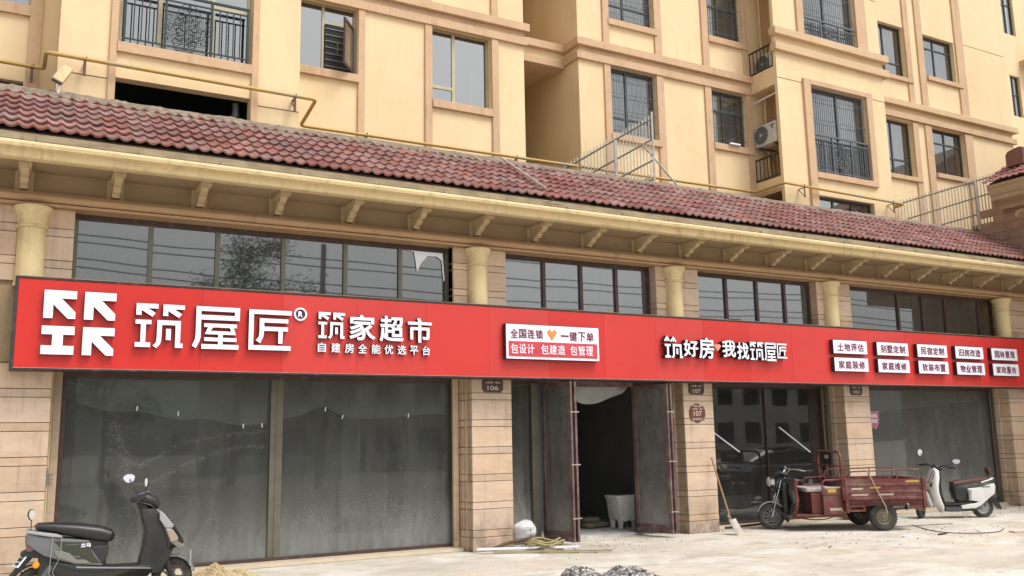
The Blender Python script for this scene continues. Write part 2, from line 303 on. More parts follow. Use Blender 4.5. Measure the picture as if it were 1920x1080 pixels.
# low skirt of concrete in front of the shop fronts
st = MB(); st.prism([(14.62, 0.0), (14.66, 0.06), (15.02, 0.07), (15.02, 0.0)], 'x', 0.6, 7.12); st.prism([(14.66, 0.0), (14.70, 0.055), (15.02, 0.06), (15.02, 0.0)], 'x', 12.72, 16.55); st.prism([(14.66, 0.0), (14.70, 0.08), (15.02, 0.09), (15.02, 0.0)], 'x', 17.43, 23.5)
struct(st.build('pavement', mat('concrete_skirt', (0.50, 0.42, 0.31), 0.9, col2=(0.38, 0.31, 0.22), scale=3, bump=0.4), bevel=0.012))

# ---------------------------------------------------------------- shop building
shop = thing('shop_building', 'two storey shop podium with sandstone pillars, yellow cornice and red tiled roof', 'shop building', (0, 14.4, 0))
SH = Vector((0, 14.4, 0))
def sp(mb, name, m, par=None, **k):     # part of the shop, given in world coordinates
    o = mb.build(name, m, None, **k); p = par or shop
    o.parent = p; o.location = -SH if p is shop else Vector((0, 0, 0))
    return o
# walls: behind pillars, lintel, upper wall, interior
b = MB()
for x0, x1 in ((-1.6, 0.52), (7.2, 7.94), (11.96, 12.67), (16.61, 17.38), (22.72, 26.0)): b.box(x0, x1, 14.435, 15.3, 0, 3.2)
b.box(-1.6, 0.70, 14.90, 15.3, 0, 3.2); b.box(7.12, 8.0, 14.90, 15.3, 0, 3.2); b.box(11.9, 12.7, 14.93, 15.3, 0, 3.2); b.box(16.42, 17.42, 14.9, 15.3, 0, 3.2); b.box(22.69, 26, 14.92, 15.3, 0, 3.2)
for x0, x1 in ((-1.6, 0.70), (6.83, 7.89), (11.37, 12.46), (15.95, 17.03), (22.68, 26.0)): b.box(x0, x1, 14.435, 15.3, 3.2, 5.36)
b.box(-1.6, 26, 14.5, 15.3, 5.36, 5.95)
b.box(-1.6, 26, 14.62, 15.3, 3.0, 4.22)
sp(b, 'wall', m_shop)
b = MB(); b.box(-1.6, 26, 15.3, 20.6, 3.0, 3.2); b.box(-1.6, 26, 20.6, 20.8, 0, 7.3); b.box(-1.6, -1.4, 15.3, 20.6, 0, 7.3); b.box(25.8, 26, 15.3, 20.6, 0, 5.9)  # includes a ceiling slab added to keep the shop rooms dark
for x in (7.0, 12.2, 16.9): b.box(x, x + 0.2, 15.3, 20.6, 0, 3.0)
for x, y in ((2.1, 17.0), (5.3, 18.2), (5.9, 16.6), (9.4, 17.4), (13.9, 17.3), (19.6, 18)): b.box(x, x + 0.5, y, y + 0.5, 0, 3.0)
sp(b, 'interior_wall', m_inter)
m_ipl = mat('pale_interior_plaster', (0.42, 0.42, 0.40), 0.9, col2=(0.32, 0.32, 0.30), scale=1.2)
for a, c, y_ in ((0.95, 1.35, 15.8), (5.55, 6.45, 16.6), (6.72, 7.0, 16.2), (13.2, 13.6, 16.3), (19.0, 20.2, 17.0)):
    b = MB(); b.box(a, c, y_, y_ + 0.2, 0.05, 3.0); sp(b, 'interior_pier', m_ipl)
b = MB(); b.box(0.7, 25.8, 14.96, 20.6, 0.0, 0.05); sp(b, 'interior_floor', m_ifloor)
b = MB(); b.box(9.62, 9.98, 16.35, 16.7, 0.05, 3.0); sp(b, 'interior_column', mat('blue_grey_painted_column', (0.10, 0.14, 0.19), 0.6))
b = MB(); b.box(-1.4, 25.8, 15.45, 15.5, 3.2, 5.9); sp(b, 'dark_backing', m_dark)  # black sheet painting in the darkness behind the upper windows

# pillars with single cladding stones
courses = [(0.0, 0.24)]
z = 0.24
while z < 2.99:
    courses.append((z, z + 0.12)); courses.append((z + 0.12, z + 0.473)); z += 0.473
ucourses = [(4.21, 4.45), (4.45, 4.57), (4.57, 4.92), (4.92, 5.04), (5.04, 5.335)]
lows = [(-1.2, 0.55, False), (7.17, 7.97, True), (11.93, 12.70, True), (16.58, 17.41, True), (22.69, 23.9, True)]
ups = [(-1.2, 0.71), (6.83, 7.90), (11.36, 12.47), (15.94, 17.04), (22.67, 23.9)]
colx = [0.165, 7.30, 11.80, 16.33, 22.74]
def stone(x0, x1, y0, y1, z0, z1, par):
    j = rnd.uniform(-0.003, 0.003); g = 0.0045
    mb = MB(); mb.box(x0, x1, y0 + j, y1, z0 + g, z1 - g)
    return sp(mb, 'stone', m_stone, par, bevel=0.005)
for (x0, x1, ret), (u0_, u1), cx in zip(lows, ups, colx):
    pm = MB(); pm.box(x0 + 0.03, x1 - 0.03, 14.425, 14.9, 0, 3.1); pm.box(u0_ + 0.03, u1 - 0.03, 14.425, 14.62, 4.19, 5.33)
    pil = sp(pm, 'pillar', m_mortar)
    for z0, z1 in courses:
        if z0 > 3.0: continue
        z1 = min(z1, 3.08)
        if x0 < 0:
            stone(-1.2, -0.38, 14.39, 14.425, z0, z1, pil); stone(-0.372, x1, 14.39, 14.425, z0, z1, pil)
            stone(x1 + 0.002, 0.69, 14.86, 14.899, z0, z1, pil)
        else:
            stone(x0, x1, 14.39, 14.425, z0, z1, pil)
            stone(x0, x0 + 0.028, 14.429, 14.66, z0, z1, pil)
            stone(x0 - 0.05, x0 + 0.02, 14.665, 14.9, z0, z1, pil)
    for z0, z1 in ucourses:
        if u0_ < 0:
            stone(-1.2, -0.02, 14.39, 14.425, z0 + .03, z1 + .03, pil) if z1 < 5.3 else stone(-1.2, -0.02, 14.39, 14.425, z0 + .03, z1, pil)
        else: stone(u0_, cx - 0.16, 14.39, 14.425, z0, z1, pil)
        stone(cx + 0.16, u1, 14.39, 14.425, z0, z1, pil)
        if u0_ > 0: stone(u0_, u0_ + 0.028, 14.429, 14.60, z0, z1, pil)
    cm = MB(); cm.lathe([(0.20, -0.05), (0.20, 0.0), (0.19, 0.02), (0.185, 0.05), (0.182, 0.72), (0.178, 0.80)], (cx, 14.38, 4.2), n=28)
    column = sp(cm, 'column', m_col, None, smooth=True)
    cm = MB(); cm.lathe([(0.178, 0), (0.205, 0.003), (0.215, 0.02), (0.205, 0.04), (0.188, 0.045), (0.188, 0.10), (0.20, 0.11), (0.205, 0.14), (0.198, 0.16), (0.205, 0.19), (0.245, 0.25), (0.255, 0.28), (0.255, 0.31), (0.24, 0.315)], (cx, 14.38, 5.0), n=32)
    sp(cm, 'capital', m_col, column, smooth=True, ang=50)

# ledge under the brackets, bracket plates, brackets, soffit and cornice
def arc(cx, cz, r, a0, a1, n): return [(cx + r * math.cos(math.radians(a0 + (a1 - a0) * i / n)), cz + r * math.sin(math.radians(a0 + (a1 - a0) * i / n))) for i in range(n + 1)]
b = MB(); b.prism([(14.62, 5.54), (14.33, 5.54), (14.31, 5.51)] + arc(14.31, 5.45, 0.06, 100, 265, 6) + [(14.33, 5.385), (14.33, 5.375), (14.28, 5.37), (14.28, 5.335), (14.62, 5.335)], 'x', -1.6, 26.2)
sp(b, 'ledge', mat('brown_ledge_paint', (0.47, 0.30, 0.165), 0.75, col2=(0.41, 0.255, 0.135), scale=2, dirt=(0.26, 0.18, 0.11), dscale=3, dpos=(0.58, 0.75), bump=0.1), smooth=True, ang=40)
m_brk = mat('dull_yellow_bracket_paint', (0.56, 0.44, 0.27), 0.85, col2=(0.48, 0.37, 0.22), scale=4, bump=0.2, dirt=(0.24, 0.18, 0.11), dscale=5, dpos=(0.58, 0.75))
prof = [(14.46, 5.575), (14.345, 5.575), (14.335, 5.60), (14.34, 5.625), (14.27, 5.635), (14.20, 5.665), (14.185, 5.69), (14.195, 5.705), (14.09, 5.715), (14.02, 5.745), (14.005, 5.775), (13.99, 5.80), (14.46, 5.80)]
bp0 = None
for i in range(-1, 21):
    x = 0.02 + 1.217 * i
    if bp0 is None:
        b = MB(); b.prism(prof, 'x', -0.055, 0.055); b.box(-0.085, 0.085, 13.86, 14.46, 5.80, 5.868); b.box(-0.07, 0.07, 13.90, 14.46, 5.785, 5.80)
        b.box(-0.12, 0.12, 14.46, 14.5, 5.545, 5.868)
        bp0 = sp(b, 'bracket', m_brk, bevel=0.006); bp0.location = Vector((x, 0, 0)) - SH
    else:
        o = copyo(bp0, shop); o.location = Vector((x, 0, 0)) - SH
b = MB(); b.box(-1.6, 26.2, 13.5, 15.3, 5.87, 5.95); sp(b, 'soffit', m_shop)
b = MB(); b.prism([(13.62, 5.78), (13.47, 5.78), (13.455, 5.80), (13.45, 5.89), (13.41, 5.905), (13.375, 5.912)] + arc(13.405, 5.955, 0.04, 215, 110, 5) + [(13.41, 6.0), (13.62, 6.0)], 'x', -1.6, 26.2)
sp(b, 'cornice', m_corn, smooth=True, ang=30)
b = MB(); b.prism([(13.60, 6.002), (13.44, 6.002), (13.435, 6.03), (13.47, 6.05), (13.49, 6.135), (13.53, 6.15), (13.60, 6.15)], 'x', -1.6, 26.2); sp(b, 'gutter', m_gut)
for i in range(23): x = -1.0 + 1.2 * i + rnd.uniform(-.1, .1); b = MB(); b.box(x, x + 0.015, 13.42, 13.432, 6.01, 6.05); sp(b, 'gutter_clip', m_gryiron)

# roof: deck, single tiles, mortar ridge
YE, ZE, YR, ZR = 13.50, 6.175, 15.90, 7.60
sl = math.atan2(ZR - ZE, YR - YE)
b = MB(); b.prism([(YE + 0.02, ZE - 0.03), (YR, ZR - 0.05), (17.0, ZR - 0.05), (17.0, 5.96), (YE + 0.1, 5.96), (YE + 0.1, ZE - 0.06)], 'x', -1.6, 24.1)
roof = sp(b, 'roof', mat('roof_deck_mortar', (0.12, 0.09, 0.07), 0.95))
TW, TE, PER = 0.361, 0.375, 0.1805
def tile_mesh(nseg=12, length=0.43):
    vs = []; fs = []
    for k in range(nseg + 1):
        x = TW * 1.01 * k / nseg; h = 0.019 * math.cos(2 * PI * x / PER) + 0.005 * math.cos(4 * PI * x / PER)
        # front top, front bottom, back top
        vs += [(x, 0, h + 0.014), (x, 0.003, h - 0.016), (x, length, h - 0.006)]
    for k in range(nseg):
        a = 3 * k; c = 3 * (k + 1)
        fs += [(a, c, c + 2, a + 2), (a, a + 1, c + 1, c)]
    return vs, fs
tv, tf = tile_mesh(14)
me = bpy.data.meshes.new('roof_tile'); me.from_pydata(tv, [], tf); me.materials.append(m_tile)
me.polygons.foreach_set('use_smooth', [True] * len(me.polygons)); me.set_sharp_from_angle(angle=math.radians(50)); me.update()
rot = Matrix.Rotation(sl, 4, 'X')
def tile_mat(i, r):
    x = -1.55 + i * TW; d = r * TE
    ca = rnd.gauss(0, 0.007); cb = rnd.gauss(0, 0.006); sx = rnd.gauss(0, 0.003)
    p = Vector((x + sx, YE - 0.03, ZE + 0.02)) + rot @ Vector((0, d + rnd.gauss(0, 0.006), 0.012 + 0.010 + abs(rnd.gauss(0, 0.003))))
    return Matrix.Translation(p) @ rot @ Matrix.Rotation(-0.055 + ca, 4, 'X') @ Matrix.Rotation(cb, 4, 'Y') @ Matrix.Rotation(rnd.gauss(0, 0.006), 4, 'Z')
ncol = 71; NI = 43; nrow = 7
far = MB()
for i in range(ncol):
    for r in range(nrow):
        M = tile_mat(i, r)
        if i < NI and not (i == 42 and r > 5):
            o = bpy.data.objects.new('roof_tile', me); C.objects.link(o); o.parent = roof; o.matrix_local = M
        else:
            far.T = M; far.add(tv, tf)
far.T = Matrix.Identity(4)
o = far.build('distant_tile', m_tile2, None, smooth=True, ang=50, nofix=True); o.parent = roof; o['kind'] = 'stuff'
# eave infill in the hollows under the first tile row
b = MB(); nx = 600; vs = []; fs = []
for i in range(nx + 1):
    x = -1.55 + (24.1 + 1.55) * i / nx; zz = ZE + 0.0 + rnd.uniform(-0.008, 0.006)
    yy = YE + 0.035 + 0.012 * noise.noise(Vector((x * 3, 0, 0)))
    vs += [(x, yy, ZE - 0.06), (x, yy, zz)]
for i in range(nx): fs.append((2 * i, 2 * i + 2, 2 * i + 3, 2 * i + 1))
b.add(vs, fs); sp(b, 'eave_infill', mat('eave_mortar', (0.10, 0.06, 0.05), 0.95), roof)
# ridge mortar, lumpy
vs = []; fs = []; nx = 420; ny = 9
for i in range(nx + 1):
    x = -1.6 + 25.9 * i / nx
    for j in range(ny + 1):
        t = j / ny; y = 15.24 + 0.68 * t + 0.09 * (1 - t) * noise.noise(Vector((x * 1.7, t * 2, 5)))
        z0 = ZE + (y - YE) / (YR - YE) * (ZR - ZE)
        h = 0.045 + 0.05 * t + 0.06 * noise.noise(Vector((x * 3.5, y * 7, 0))) * (1 - 0.6 * t) + 0.03 * noise.noise(Vector((x * 14, y * 16, 3)))
        if t == 0: h = -0.03
        vs.append((x, y, min(z0 + h, ZR + 0.035 + 0.012 * noise.noise(Vector((x * 4, 0, 9))))))
    vs.append((x, 15.94, ZR - 0.1))
ny += 1
for i in range(nx):
    for j in range(ny): a = i * (ny + 1) + j; fs.append((a, a + ny + 1, a + ny + 2, a + 1))
b = MB(); b.add(vs, fs); sp(b, 'ridge_mortar', m_rmort, roof, smooth=True, ang=60)

# windows of the shop
def frame_bars(mb, x0, x1, z0, z1, y0, y1, t, vs=(), hs=(), tv_=None):
    mb.box(x0, x1, y0, y1, z0, z0 + t); mb.box(x0, x1, y0, y1, z1 - t, z1)
    mb.box(x0, x0 + t, y0 + .002, y1 - .002, z0 + t, z1 - t); mb.box(x1 - t, x1, y0 + .002, y1 - .002, z0 + t, z1 - t)
    tv_ = tv_ or t
    for v in vs: mb.box(v - tv_ / 2, v + tv_ / 2, y0 + .004, y1 - .004, z0 + t, z1 - t)
    for (h, a, c) in hs: mb.box(a, c, y0 + .006, y1 - .006, h - tv_ / 2, h + tv_ / 2)
def pane(x0, x1, z0, z1, y, m, par, name='pane', tilt=0.0):
    mb = MB(); d1 = rnd.uniform(-1, 1) * tilt; d2 = rnd.uniform(-1, 1) * tilt
    mb.add([(x0, y - d1, z0 ), (x1, y + d1, z0), (x1, y + d1 + d2, z1), (x0, y - d1 + d2, z1)], [(0, 1, 2, 3)])
    return mb.build(name, m, par, nofix=True)
# upper row: (x0, x1, mullion centres, frame material, glass)
for k, (x0, x1, mul, fm, lbl) in enumerate((
        (0.71, 6.83, (1.79, 2.79, 3.84, 4.90, 5.90), m_alug, None), (7.90, 11.37, (8.84, 9.69, 10.53), m_brn, None),
        (12.47, 15.94, (13.42, 14.31, 15.15), m_brn, None), (17.04, 22.68, (18.95, 19.86, 20.74, 22.1), m_brn, None))):
    b = MB(); b.box(x0, x1, 14.60, 14.66, 5.25, 5.336, 0)
    b.box(x0, x1, 14.59, 14.66, 4.20, 4.24, 1)
    for v in (x0 + 0.03,) + mul + (x1 - 0.03,): b.box(v - 0.035, v + 0.035, 14.59, 14.655, 4.24, 5.25, 1)
    fr = sp(b, 'upper_window', [m_brn, fm])
    e = [x0 + 0.065] + [q for v in mul for q in (v - 0.035, v + 0.035)] + [x1 - 0.065]
    for i in range(0, len(e), 2):
        if k == 3 and i == len(e) - 2:
            continue
        pane(e[i], e[i + 1], 4.24, 5.25, 14.63, g_up2 if k in (1, 2) else g_up, fr, tilt=0.0016)
        bb = MB(); bb.box(e[i] - 0.02, e[i + 1] + 0.02, 14.9, 14.905, 4.2, 5.35); bb.build('blind', m_curt, fr)
# torn white sheet in the top corner of the first band of windows
b = MB(); b.prism([(6.02, 5.24), (6.72, 5.24), (6.76, 4.75), (6.73, 4.72), (6.70, 5.10), (6.60, 5.17), (6.42, 5.16), (6.30, 5.02), (6.22, 4.86), (6.19, 5.08), (6.16, 5.22)], 'y', 14.605, 14.609)
sp(b, 'torn_sheet', m_white)
# lower windows
def shopfront(x0, x1, z0, mul, fm, gm, tm=0.06, wide=0.19, zt=3.0):
    b = MB(); b.box(x0, x1, 14.90, 15.0, z0, z0 + 0.05); b.box(x0, x1, 14.90, 15.0, 2.93, 3.0)
    b.box(x0, x0 + tm, 14.905, 14.995, z0 + .05, 2.93); b.box(x1 - tm, x1, 14.905, 14.995, z0 + .05, 2.93)
    e = [x0 + tm]
    for v, wd in mul:
        b.box(v - wd / 2, v + wd / 2, 14.905, 14.995, z0 + .05, 2.93, 1 if wd > 0.1 else 0); e += [v - wd / 2, v + wd / 2]
        if wd > 0.1: b.box(v - 0.01, v + 0.01, 14.895, 14.905, z0 + .05, 2.93, 1)
    e.append(x1 - tm)
    fr = sp(b, 'shop_window', [fm, m_alug])
    for i in range(0, len(e), 2): pane(e[i], e[i + 1], z0 + 0.05, 2.93, 14.95, gm, fr, tilt=0.002)
    return fr
w1 = shopfront(0.71, 7.12, 0.07, [(3.875, 0.20)], m_brn, g_low)
w3 = shopfront(12.70, 16.44, 0.06, [(14.65, 0.012)], m_brn, g_clr, tm=0.05)
w4 = shopfront(17.42, 22.80, 0.09, [], m_brn, g_far, tm=0.05)
wd_ = shopfront(7.98, 8.84, 0.05, [], m_brn, g_side, tm=0.03)
wd2 = shopfront(11.06, 11.92, 0.05, [], m_brn, g_side, tm=0.03)
b = MB(); b.box(8.66, 8.82, 14.87, 14.90, 0.05, 2.95); sp(b, 'door_post', m_alug)
# brown reveal lining beside the pillars
for a, c, e in ((7.0, 7.10, .07), (16.44, 16.53, .06), (22.60, 22.69, .09), (0.60, 0.70, .07)):
    b = MB(); b.box(a, c, 14.79, 14.858, e, 2.99); sp(b, 'reveal_lining', m_stone if a < 10 else m_alug)
# downpipe / beige conduit in the corner by the first pillar
b = MB(); b.tube([(0.575, 14.80, 0.0), (0.575, 14.80, 3.0)], 0.022); b.tube([(7.165, 14.62, 0.0), (7.165, 14.62, 3.0)], 0.012)
sp(b, 'conduit', m_corn)
b = MB(); b.box(0.55, 0.585, 14.77, 14.782, 1.35, 1.62)
for zz in (1.45, 1.52, 1.40): b.tube([(0.53, 14.765, zz), (0.66, 14.765, zz + 0.012)], 0.006, 5)
sp(b, 'torn_tape', mat('grey_tape', (0.25, 0.25, 0.24), 0.7))
# folded door leaves
def leaf(name, hx, hy, ex, ey, z0=0.07, z1=2.93, m=m_plum):
    L_ = math.hypot(ex - hx, ey - hy); root = MB()
    frame_bars(root, 0, L_, 0, z1 - z0, -0.025, 0.025, 0.085)
    root.box(0.002, L_ - 0.002, -0.023, 0.023, 0.085, 0.16)
    o = root.build('door_leaf', m, None, bevel=0.004); o.parent = shop
    o.matrix_local = Matrix.Translation(Vector((hx, hy, z0)) - SH) @ Matrix.Rotation(math.atan2(ey - hy, ex - hx), 4, 'Z')
    p = pane(0.085, L_ - 0.085, 0.16, z1 - z0 - 0.085, 0.0, g_door, o)
    for zz in (0.4, 1.35, 2.3):
        q = MB(); q.box(L_ - 0.02, L_ + 0.004, -0.028, 0.07, zz, zz + 0.018); q.build('hinge', m_steel, o)
    return o
leaf('door_leaf', 8.93, 14.93, 9.03, 14.05); leaf('door_leaf', 9.07, 14.93, 9.13, 14.06)
leaf('door_leaf', 11.06, 14.93, 11.27, 14.07); leaf('door_leaf', 11.16, 14.93, 11.37, 14.08)
b = MB(); b.box(8.84, 11.06, 14.90, 15.0, 2.90, 3.0); sp(b, 'door_header', m_plum)
# film sheets hanging inside the glass
m_film = bpy.data.materials.new('cloudy_plastic_film'); m_film.use_nodes = True
nn = m_film.node_tree; bb = nn.nodes['Principled BSDF']; bb.inputs['Base Color'].default_value = (0.62, 0.65, 0.62, 1); bb.inputs['Alpha'].default_value = 0.6; bb.inputs['Roughness'].default_value = 0.35
def film(x0, x1, zt, zbot, y, par=None):
    vs = []; fs = []; n = 40; r = 8
    for i in range(n + 1):
        u = i / n; x = x0 + (x1 - x0) * u; zb = zbot(u)
        for j in range(r + 1):
            v = j / r; vs.append((x, y + 0.03 * math.sin(u * 17 + v * 2.5) * v + 0.02 * noise.noise(Vector((x * 4, v * 3, y))), zt + (zb - zt) * v))
    for i in range(n):
        for j in range(r): a = i * (r + 1) + j; fs.append((a, a + r + 1, a + r + 2, a + 1))
    m_ = MB(); m_.add(vs, fs); return sp(m_, 'plastic_film', m_film, None, smooth=True, nofix=True)
film(0.9, 3.74, 2.95, lambda u: 2.55 - 0.45 * u + 0.12 * u * u - 0.05 * math.sin(3 * PI * u) ** 2, 15.02)
film(4.0, 7.0, 2.95, lambda u: 2.30 + 0.16 * math.exp(-((u - 0.22) / 0.1) ** 2) + 0.05 * u + 0.03 * math.sin(9 * u), 15.02)
film(9.45, 11.0, 2.92, lambda u: 2.88 - 0.30 * math.sin(PI * u) ** 0.7 - 0.05 * math.sin(2 * PI * u), 15.02)
film(17.9, 22.5, 2.95, lambda u: 2.35 + 0.35 * u, 15.05)
for x, zz in ((1.75, 2.47), (2.35, 2.39), (3.35, 2.19), (3.65, 2.2), (4.7, 2.46), (6.2, 2.35), (5.0, 2.33)):
    a = rnd.uniform(-.5, .5); b = MB(); b.T = Matrix.Translation((x, 14.944, zz)) @ Matrix.Rotation(a, 4, 'Y'); b.box(-0.009, 0.009, -0.001, 0.001, -0.035, 0.035); sp(b, 'tape_strip', m_white)
# dried water splashes on the first pane: bands of fine pale flecks
def splash(pts, n, sp_, seed, smin=.004, smax=.012):
    rr = random.Random(seed); q = MB()
    for _ in range(n):
        u = rr.random() * (len(pts) - 1); i = int(u); f = u - i; x = pts[i][0] * (1 - f) + pts[i + 1][0] * f + rr.gauss(0, sp_); zz = pts[i][1] * (1 - f) + pts[i + 1][1] * f + rr.gauss(0, sp_)
        s = rr.uniform(smin, smax); a = rr.uniform(0, 3); q.add([(x - s * math.cos(a), 14.9455, zz - s * math.sin(a)), (x + s * .5 * math.sin(a), 14.9455, zz - s * .5 * math.cos(a)), (x + s * math.cos(a), 14.9455, zz + s * math.sin(a)), (x - s * .5 * math.sin(a), 14.9455, zz + s * .5 * math.cos(a))], [(0, 1, 2, 3)])
    o = sp(q, 'splash_stain', m_splash, w1, nofix=True); o['kind'] = 'stuff'; return o
m_splash = mat('dried_splash_flecks', (0.33, 0.34, 0.33), 0.9)
splash([(1.37, 1.87), (1.65, 1.66), (1.85, 1.62), (2.1, 1.75), (2.42, 1.95), (2.9, 2.02), (3.3, 2.08), (3.7, 2.10)], 650, .022, 1, .0025, .007)
splash([(1.48, 1.50), (1.72, 1.34), (1.95, 1.34), (2.2, 1.45), (2.5, 1.62), (2.95, 1.78), (3.4, 1.87), (3.75, 1.85)], 650, .02, 2, .0025, .007)
splash([(1.42, 2.3), (1.5, 2.0), (1.6, 1.75), (1.62, 1.5)], 500, .06, 3, .003, .009)
splash([(1.0, .5), (3.5, .35)], 300, .12, 4, .003, .009)
splash([(4.3, .6), (5.6, .9), (6.7, .55)], 700, .14, 5, .003, .010)
# things leaning inside / on the glass: slim rods
def rod(p, q, r, m, name='rod'):
    mb = MB(); mb.tube([p, q], r, 8); return sp(mb, name, m)
rod((13.06, 14.925, 2.02), (13.84, 14.925, 1.55), 0.016, m_white, 'white_rod'); rod((15.05, 14.925, 2.06), (15.95, 14.925, 1.50), 0.016, m_white, 'white_rod')

# ---------------------------------------------------------------- red shop sign with raised letters
SY = 14.05
sign = thing('shop_sign', 'long red fascia sign board with raised white Chinese lettering across the shop front', 'shop sign', (0, SY, 0))
def gp(o, par=None, w=None):
    o.parent = par or sign
    if o.parent is sign: o.location = Vector((0, -SY, 0)) + (w or Vector((0, 0, 0)))
    return o
b = MB(); b.box(0.045, 23.42, SY + 0.012, SY + 0.33, 2.985, 4.225); gp(b.build('sign_box', m_signedge))
b = MB(); t = 0.03
b.box(0.0, 23.45, SY - 0.012, SY + 0.34, 4.225, 4.250); b.box(0.0, 23.45, SY - 0.012, SY + 0.34, 2.960, 2.985); b.box(0.0, 0.045, SY - 0.012, SY + 0.34, 2.985, 4.225)
gp(b.build('sign_frame', m_signedge, bevel=0.004))
b = MB(); b.box(0.0, 23.45, SY - 0.016, SY + 0.02, 4.252, 4.262); gp(b.build('sign_flashing', m_gut))
b = MB(); b.box(0.04, 23.45, SY - 0.015, SY - 0.002, 2.986, 2.993); gp(b.build('sign_trim', mat('pinkish_sign_trim', (0.50, 0.30, 0.27), 0.5)))
m_redp = mat('red_sign_panel_sheet', (0.57, 0.032, 0.026), 0.36, col2=(0.52, 0.027, 0.02), scale=0.8, amt=0.6, bump=0.05, bscale=3, dirt=(0.40, 0.02, 0.018), dscale=1.8, dpos=(0.5, 0.9), damt=0.4, rand=0.025)
x = 0.047
while x < 23.4:
    x2 = min(x + 1.22, 23.42); b = MB(); b.box(x, x2 - 0.003, SY - 0.002 + rnd.uniform(-0.001, 0.001), SY + 0.011, 2.987, 4.223); gp(b.build('sign_panel', m_redp)); x = x2
# letters
def letter(polys, holes=(), th=0.08, name='letter', face=None, side=None, y1=SY - 0.004, bevel=0.0):
    bm = bmesh.new(); me = bpy.data.meshes.new(name)
    cu = bpy.data.curves.new(name, 'CURVE'); cu.dimensions = '2D'; cu.fill_mode = 'BOTH'; cu.extrude = th / 2
    for pl in list(polys) + list(holes):
        s_ = cu.splines.new('POLY'); s_.points.add(len(pl) - 1); s_.use_cyclic_u = True
        for i, p in enumerate(pl): s_.points[i].co = (p[0], p[1], 0, 1)
    return curve_to_letter(cu, name, th, face, side, y1)
def curve_to_letter(cu, name, th, face=None, side=None, y1=SY - 0.004, fit=None, link_par=None):
    tmp = bpy.data.objects.new('tmp', cu); C.objects.link(tmp)
    bpy.context.view_layer.update()
    dg = bpy.context.evaluated_depsgraph_get()
    me = bpy.data.meshes.new_from_object(tmp.evaluated_get(dg)); bpy.data.objects.remove(tmp)
    xs = [v.co.x for v in me.vertices]; ys = [v.co.y for v in me.vertices]
    if fit and xs:
        x0, x1, z0, z1 = fit; ax, bx, ay, by = min(xs), max(xs), min(ys), max(ys)
        for v in me.vertices:
            v.co.x = x0 + (v.co.x - ax) / (bx - ax) * (x1 - x0) if bx > ax else x0
            v.co.y = z0 + (v.co.y - ay) / (by - ay) * (z1 - z0) if by - ay > 1e-6 else (z0 + z1) / 2
    for v in me.vertices: v.co = Vector((v.co.x, y1 - th / 2 - v.co.z, v.co.y))
    me.materials.clear(); me.materials.append(face or m_white); me.materials.append(side or m_lside)
    me.update()
    for p in me.polygons: p.material_index = 0 if abs(p.normal.y) > 0.8 else 1; p.use_smooth = False
    me.name = name
    o = bpy.data.objects.new(name, me); C.objects.link(o)
    return o
def text_obj(ch, fit=None, off=0.0, th=0.05, name='letter', face=None, side=None, y1=SY - 0.004, size=1.0):
    # off thickens the strokes: copies of the glyph set a hair apart, joined into the one letter
    cu = bpy.data.curves.new(name, 'FONT'); cu.body = ch; cu.size = size; cu.extrude = th / 2; cu.resolution_u = 3
    o = curve_to_letter(cu, name, th, face, side, y1, (fit[0] + off, fit[1] - off, fit[2] + off, fit[3] - off) if fit and fit[3] - fit[2] > 0.05 else fit)
    if off:
        me = o.data; base_v = [tuple(v.co) for v in me.vertices]; base_f = [tuple(p_.vertices) for p_ in me.polygons]; mi_ = [p_.material_index for p_ in me.polygons]
        V_, F_, I2 = [], [], []
        for k, (dx, dz) in enumerate(((-1, 0), (1, 0), (0, -1), (0, 1), (-.7, -.7), (.7, .7), (.7, -.7), (-.7, .7))):
            n0 = len(V_); V_ += [(v[0] + dx * off, v[1] - k * 0.00025, v[2] + dz * off) for v in base_v]; F_ += [tuple(i_ + n0 for i_ in f) for f in base_f]; I2 += mi_
        m2 = bpy.data.meshes.new(name); m2.from_pydata(V_, [], F_)
        for mm in me.materials: m2.materials.append(mm)
        m2.polygons.foreach_set('material_index', I2); m2.update(); o.data = m2
    return o
def U(poly, x0, x1, z0, z1): return [(x0 + p[0] * (x1 - x0), z0 + p[1] * (z1 - z0)) for p in poly]
K = [(0, 1), (1, 1), (1, .71), (.54, .71), (.985, .24), (.985, 0), (.75, 0), (.29, .49), (.29, 0), (0, 0)]
I_ = [(0, 1), (1, 1), (1, .70), (.66, .70), (.66, .31), (1, .31), (1, 0), (0, 0), (0, .31), (.33, .31), (.33, .70), (0, .70)]
for pl, bx in ((K, (.367, .775, 3.675, 4.07)), (K, (.878, 1.288, 3.675, 4.07)), (I_, (.360, .771, 3.173, 3.568)), (K, (.877, 1.287, 3.173, 3.568))):
    gp(letter([U(pl, *bx)], name='logo_block'))
LA1 = [(1.56, 3.95), (1.86, 3.95), (1.86, 3.882), (1.72, 3.882), (1.825, 3.816), (1.783, 3.757), (1.631, 3.854), (1.631, 3.778), (1.56, 3.778)]
LA2 = [(p[0] + 0.367, p[1]) for p in LA1]
gong = [(1.556, 3.711), (1.773, 3.711), (1.773, 3.647), (1.70, 3.647), (1.70, 3.382), (1.769, 3.382), (1.769, 3.314), (1.557, 3.314), (1.557, 3.382), (1.631, 3.382), (1.631, 3.647), (1.556, 3.647)]
fan = [(1.852, 3.714), (2.179, 3.714), (2.179, 3.381), (2.217, 3.381), (2.217, 3.315), (2.108, 3.315), (2.108, 3.645), (1.921, 3.645), (1.917, 3.441), (1.906, 3.371), (1.856, 3.304), (1.80, 3.337), (1.844, 3.386), (1.853, 3.465)]
dot = [(1.978, 3.591), (2.046, 3.591), (2.046, 3.425), (1.978, 3.425)]
zhu_parts = [LA1, LA2, gong, fan, dot]
gp(letter(zhu_parts))
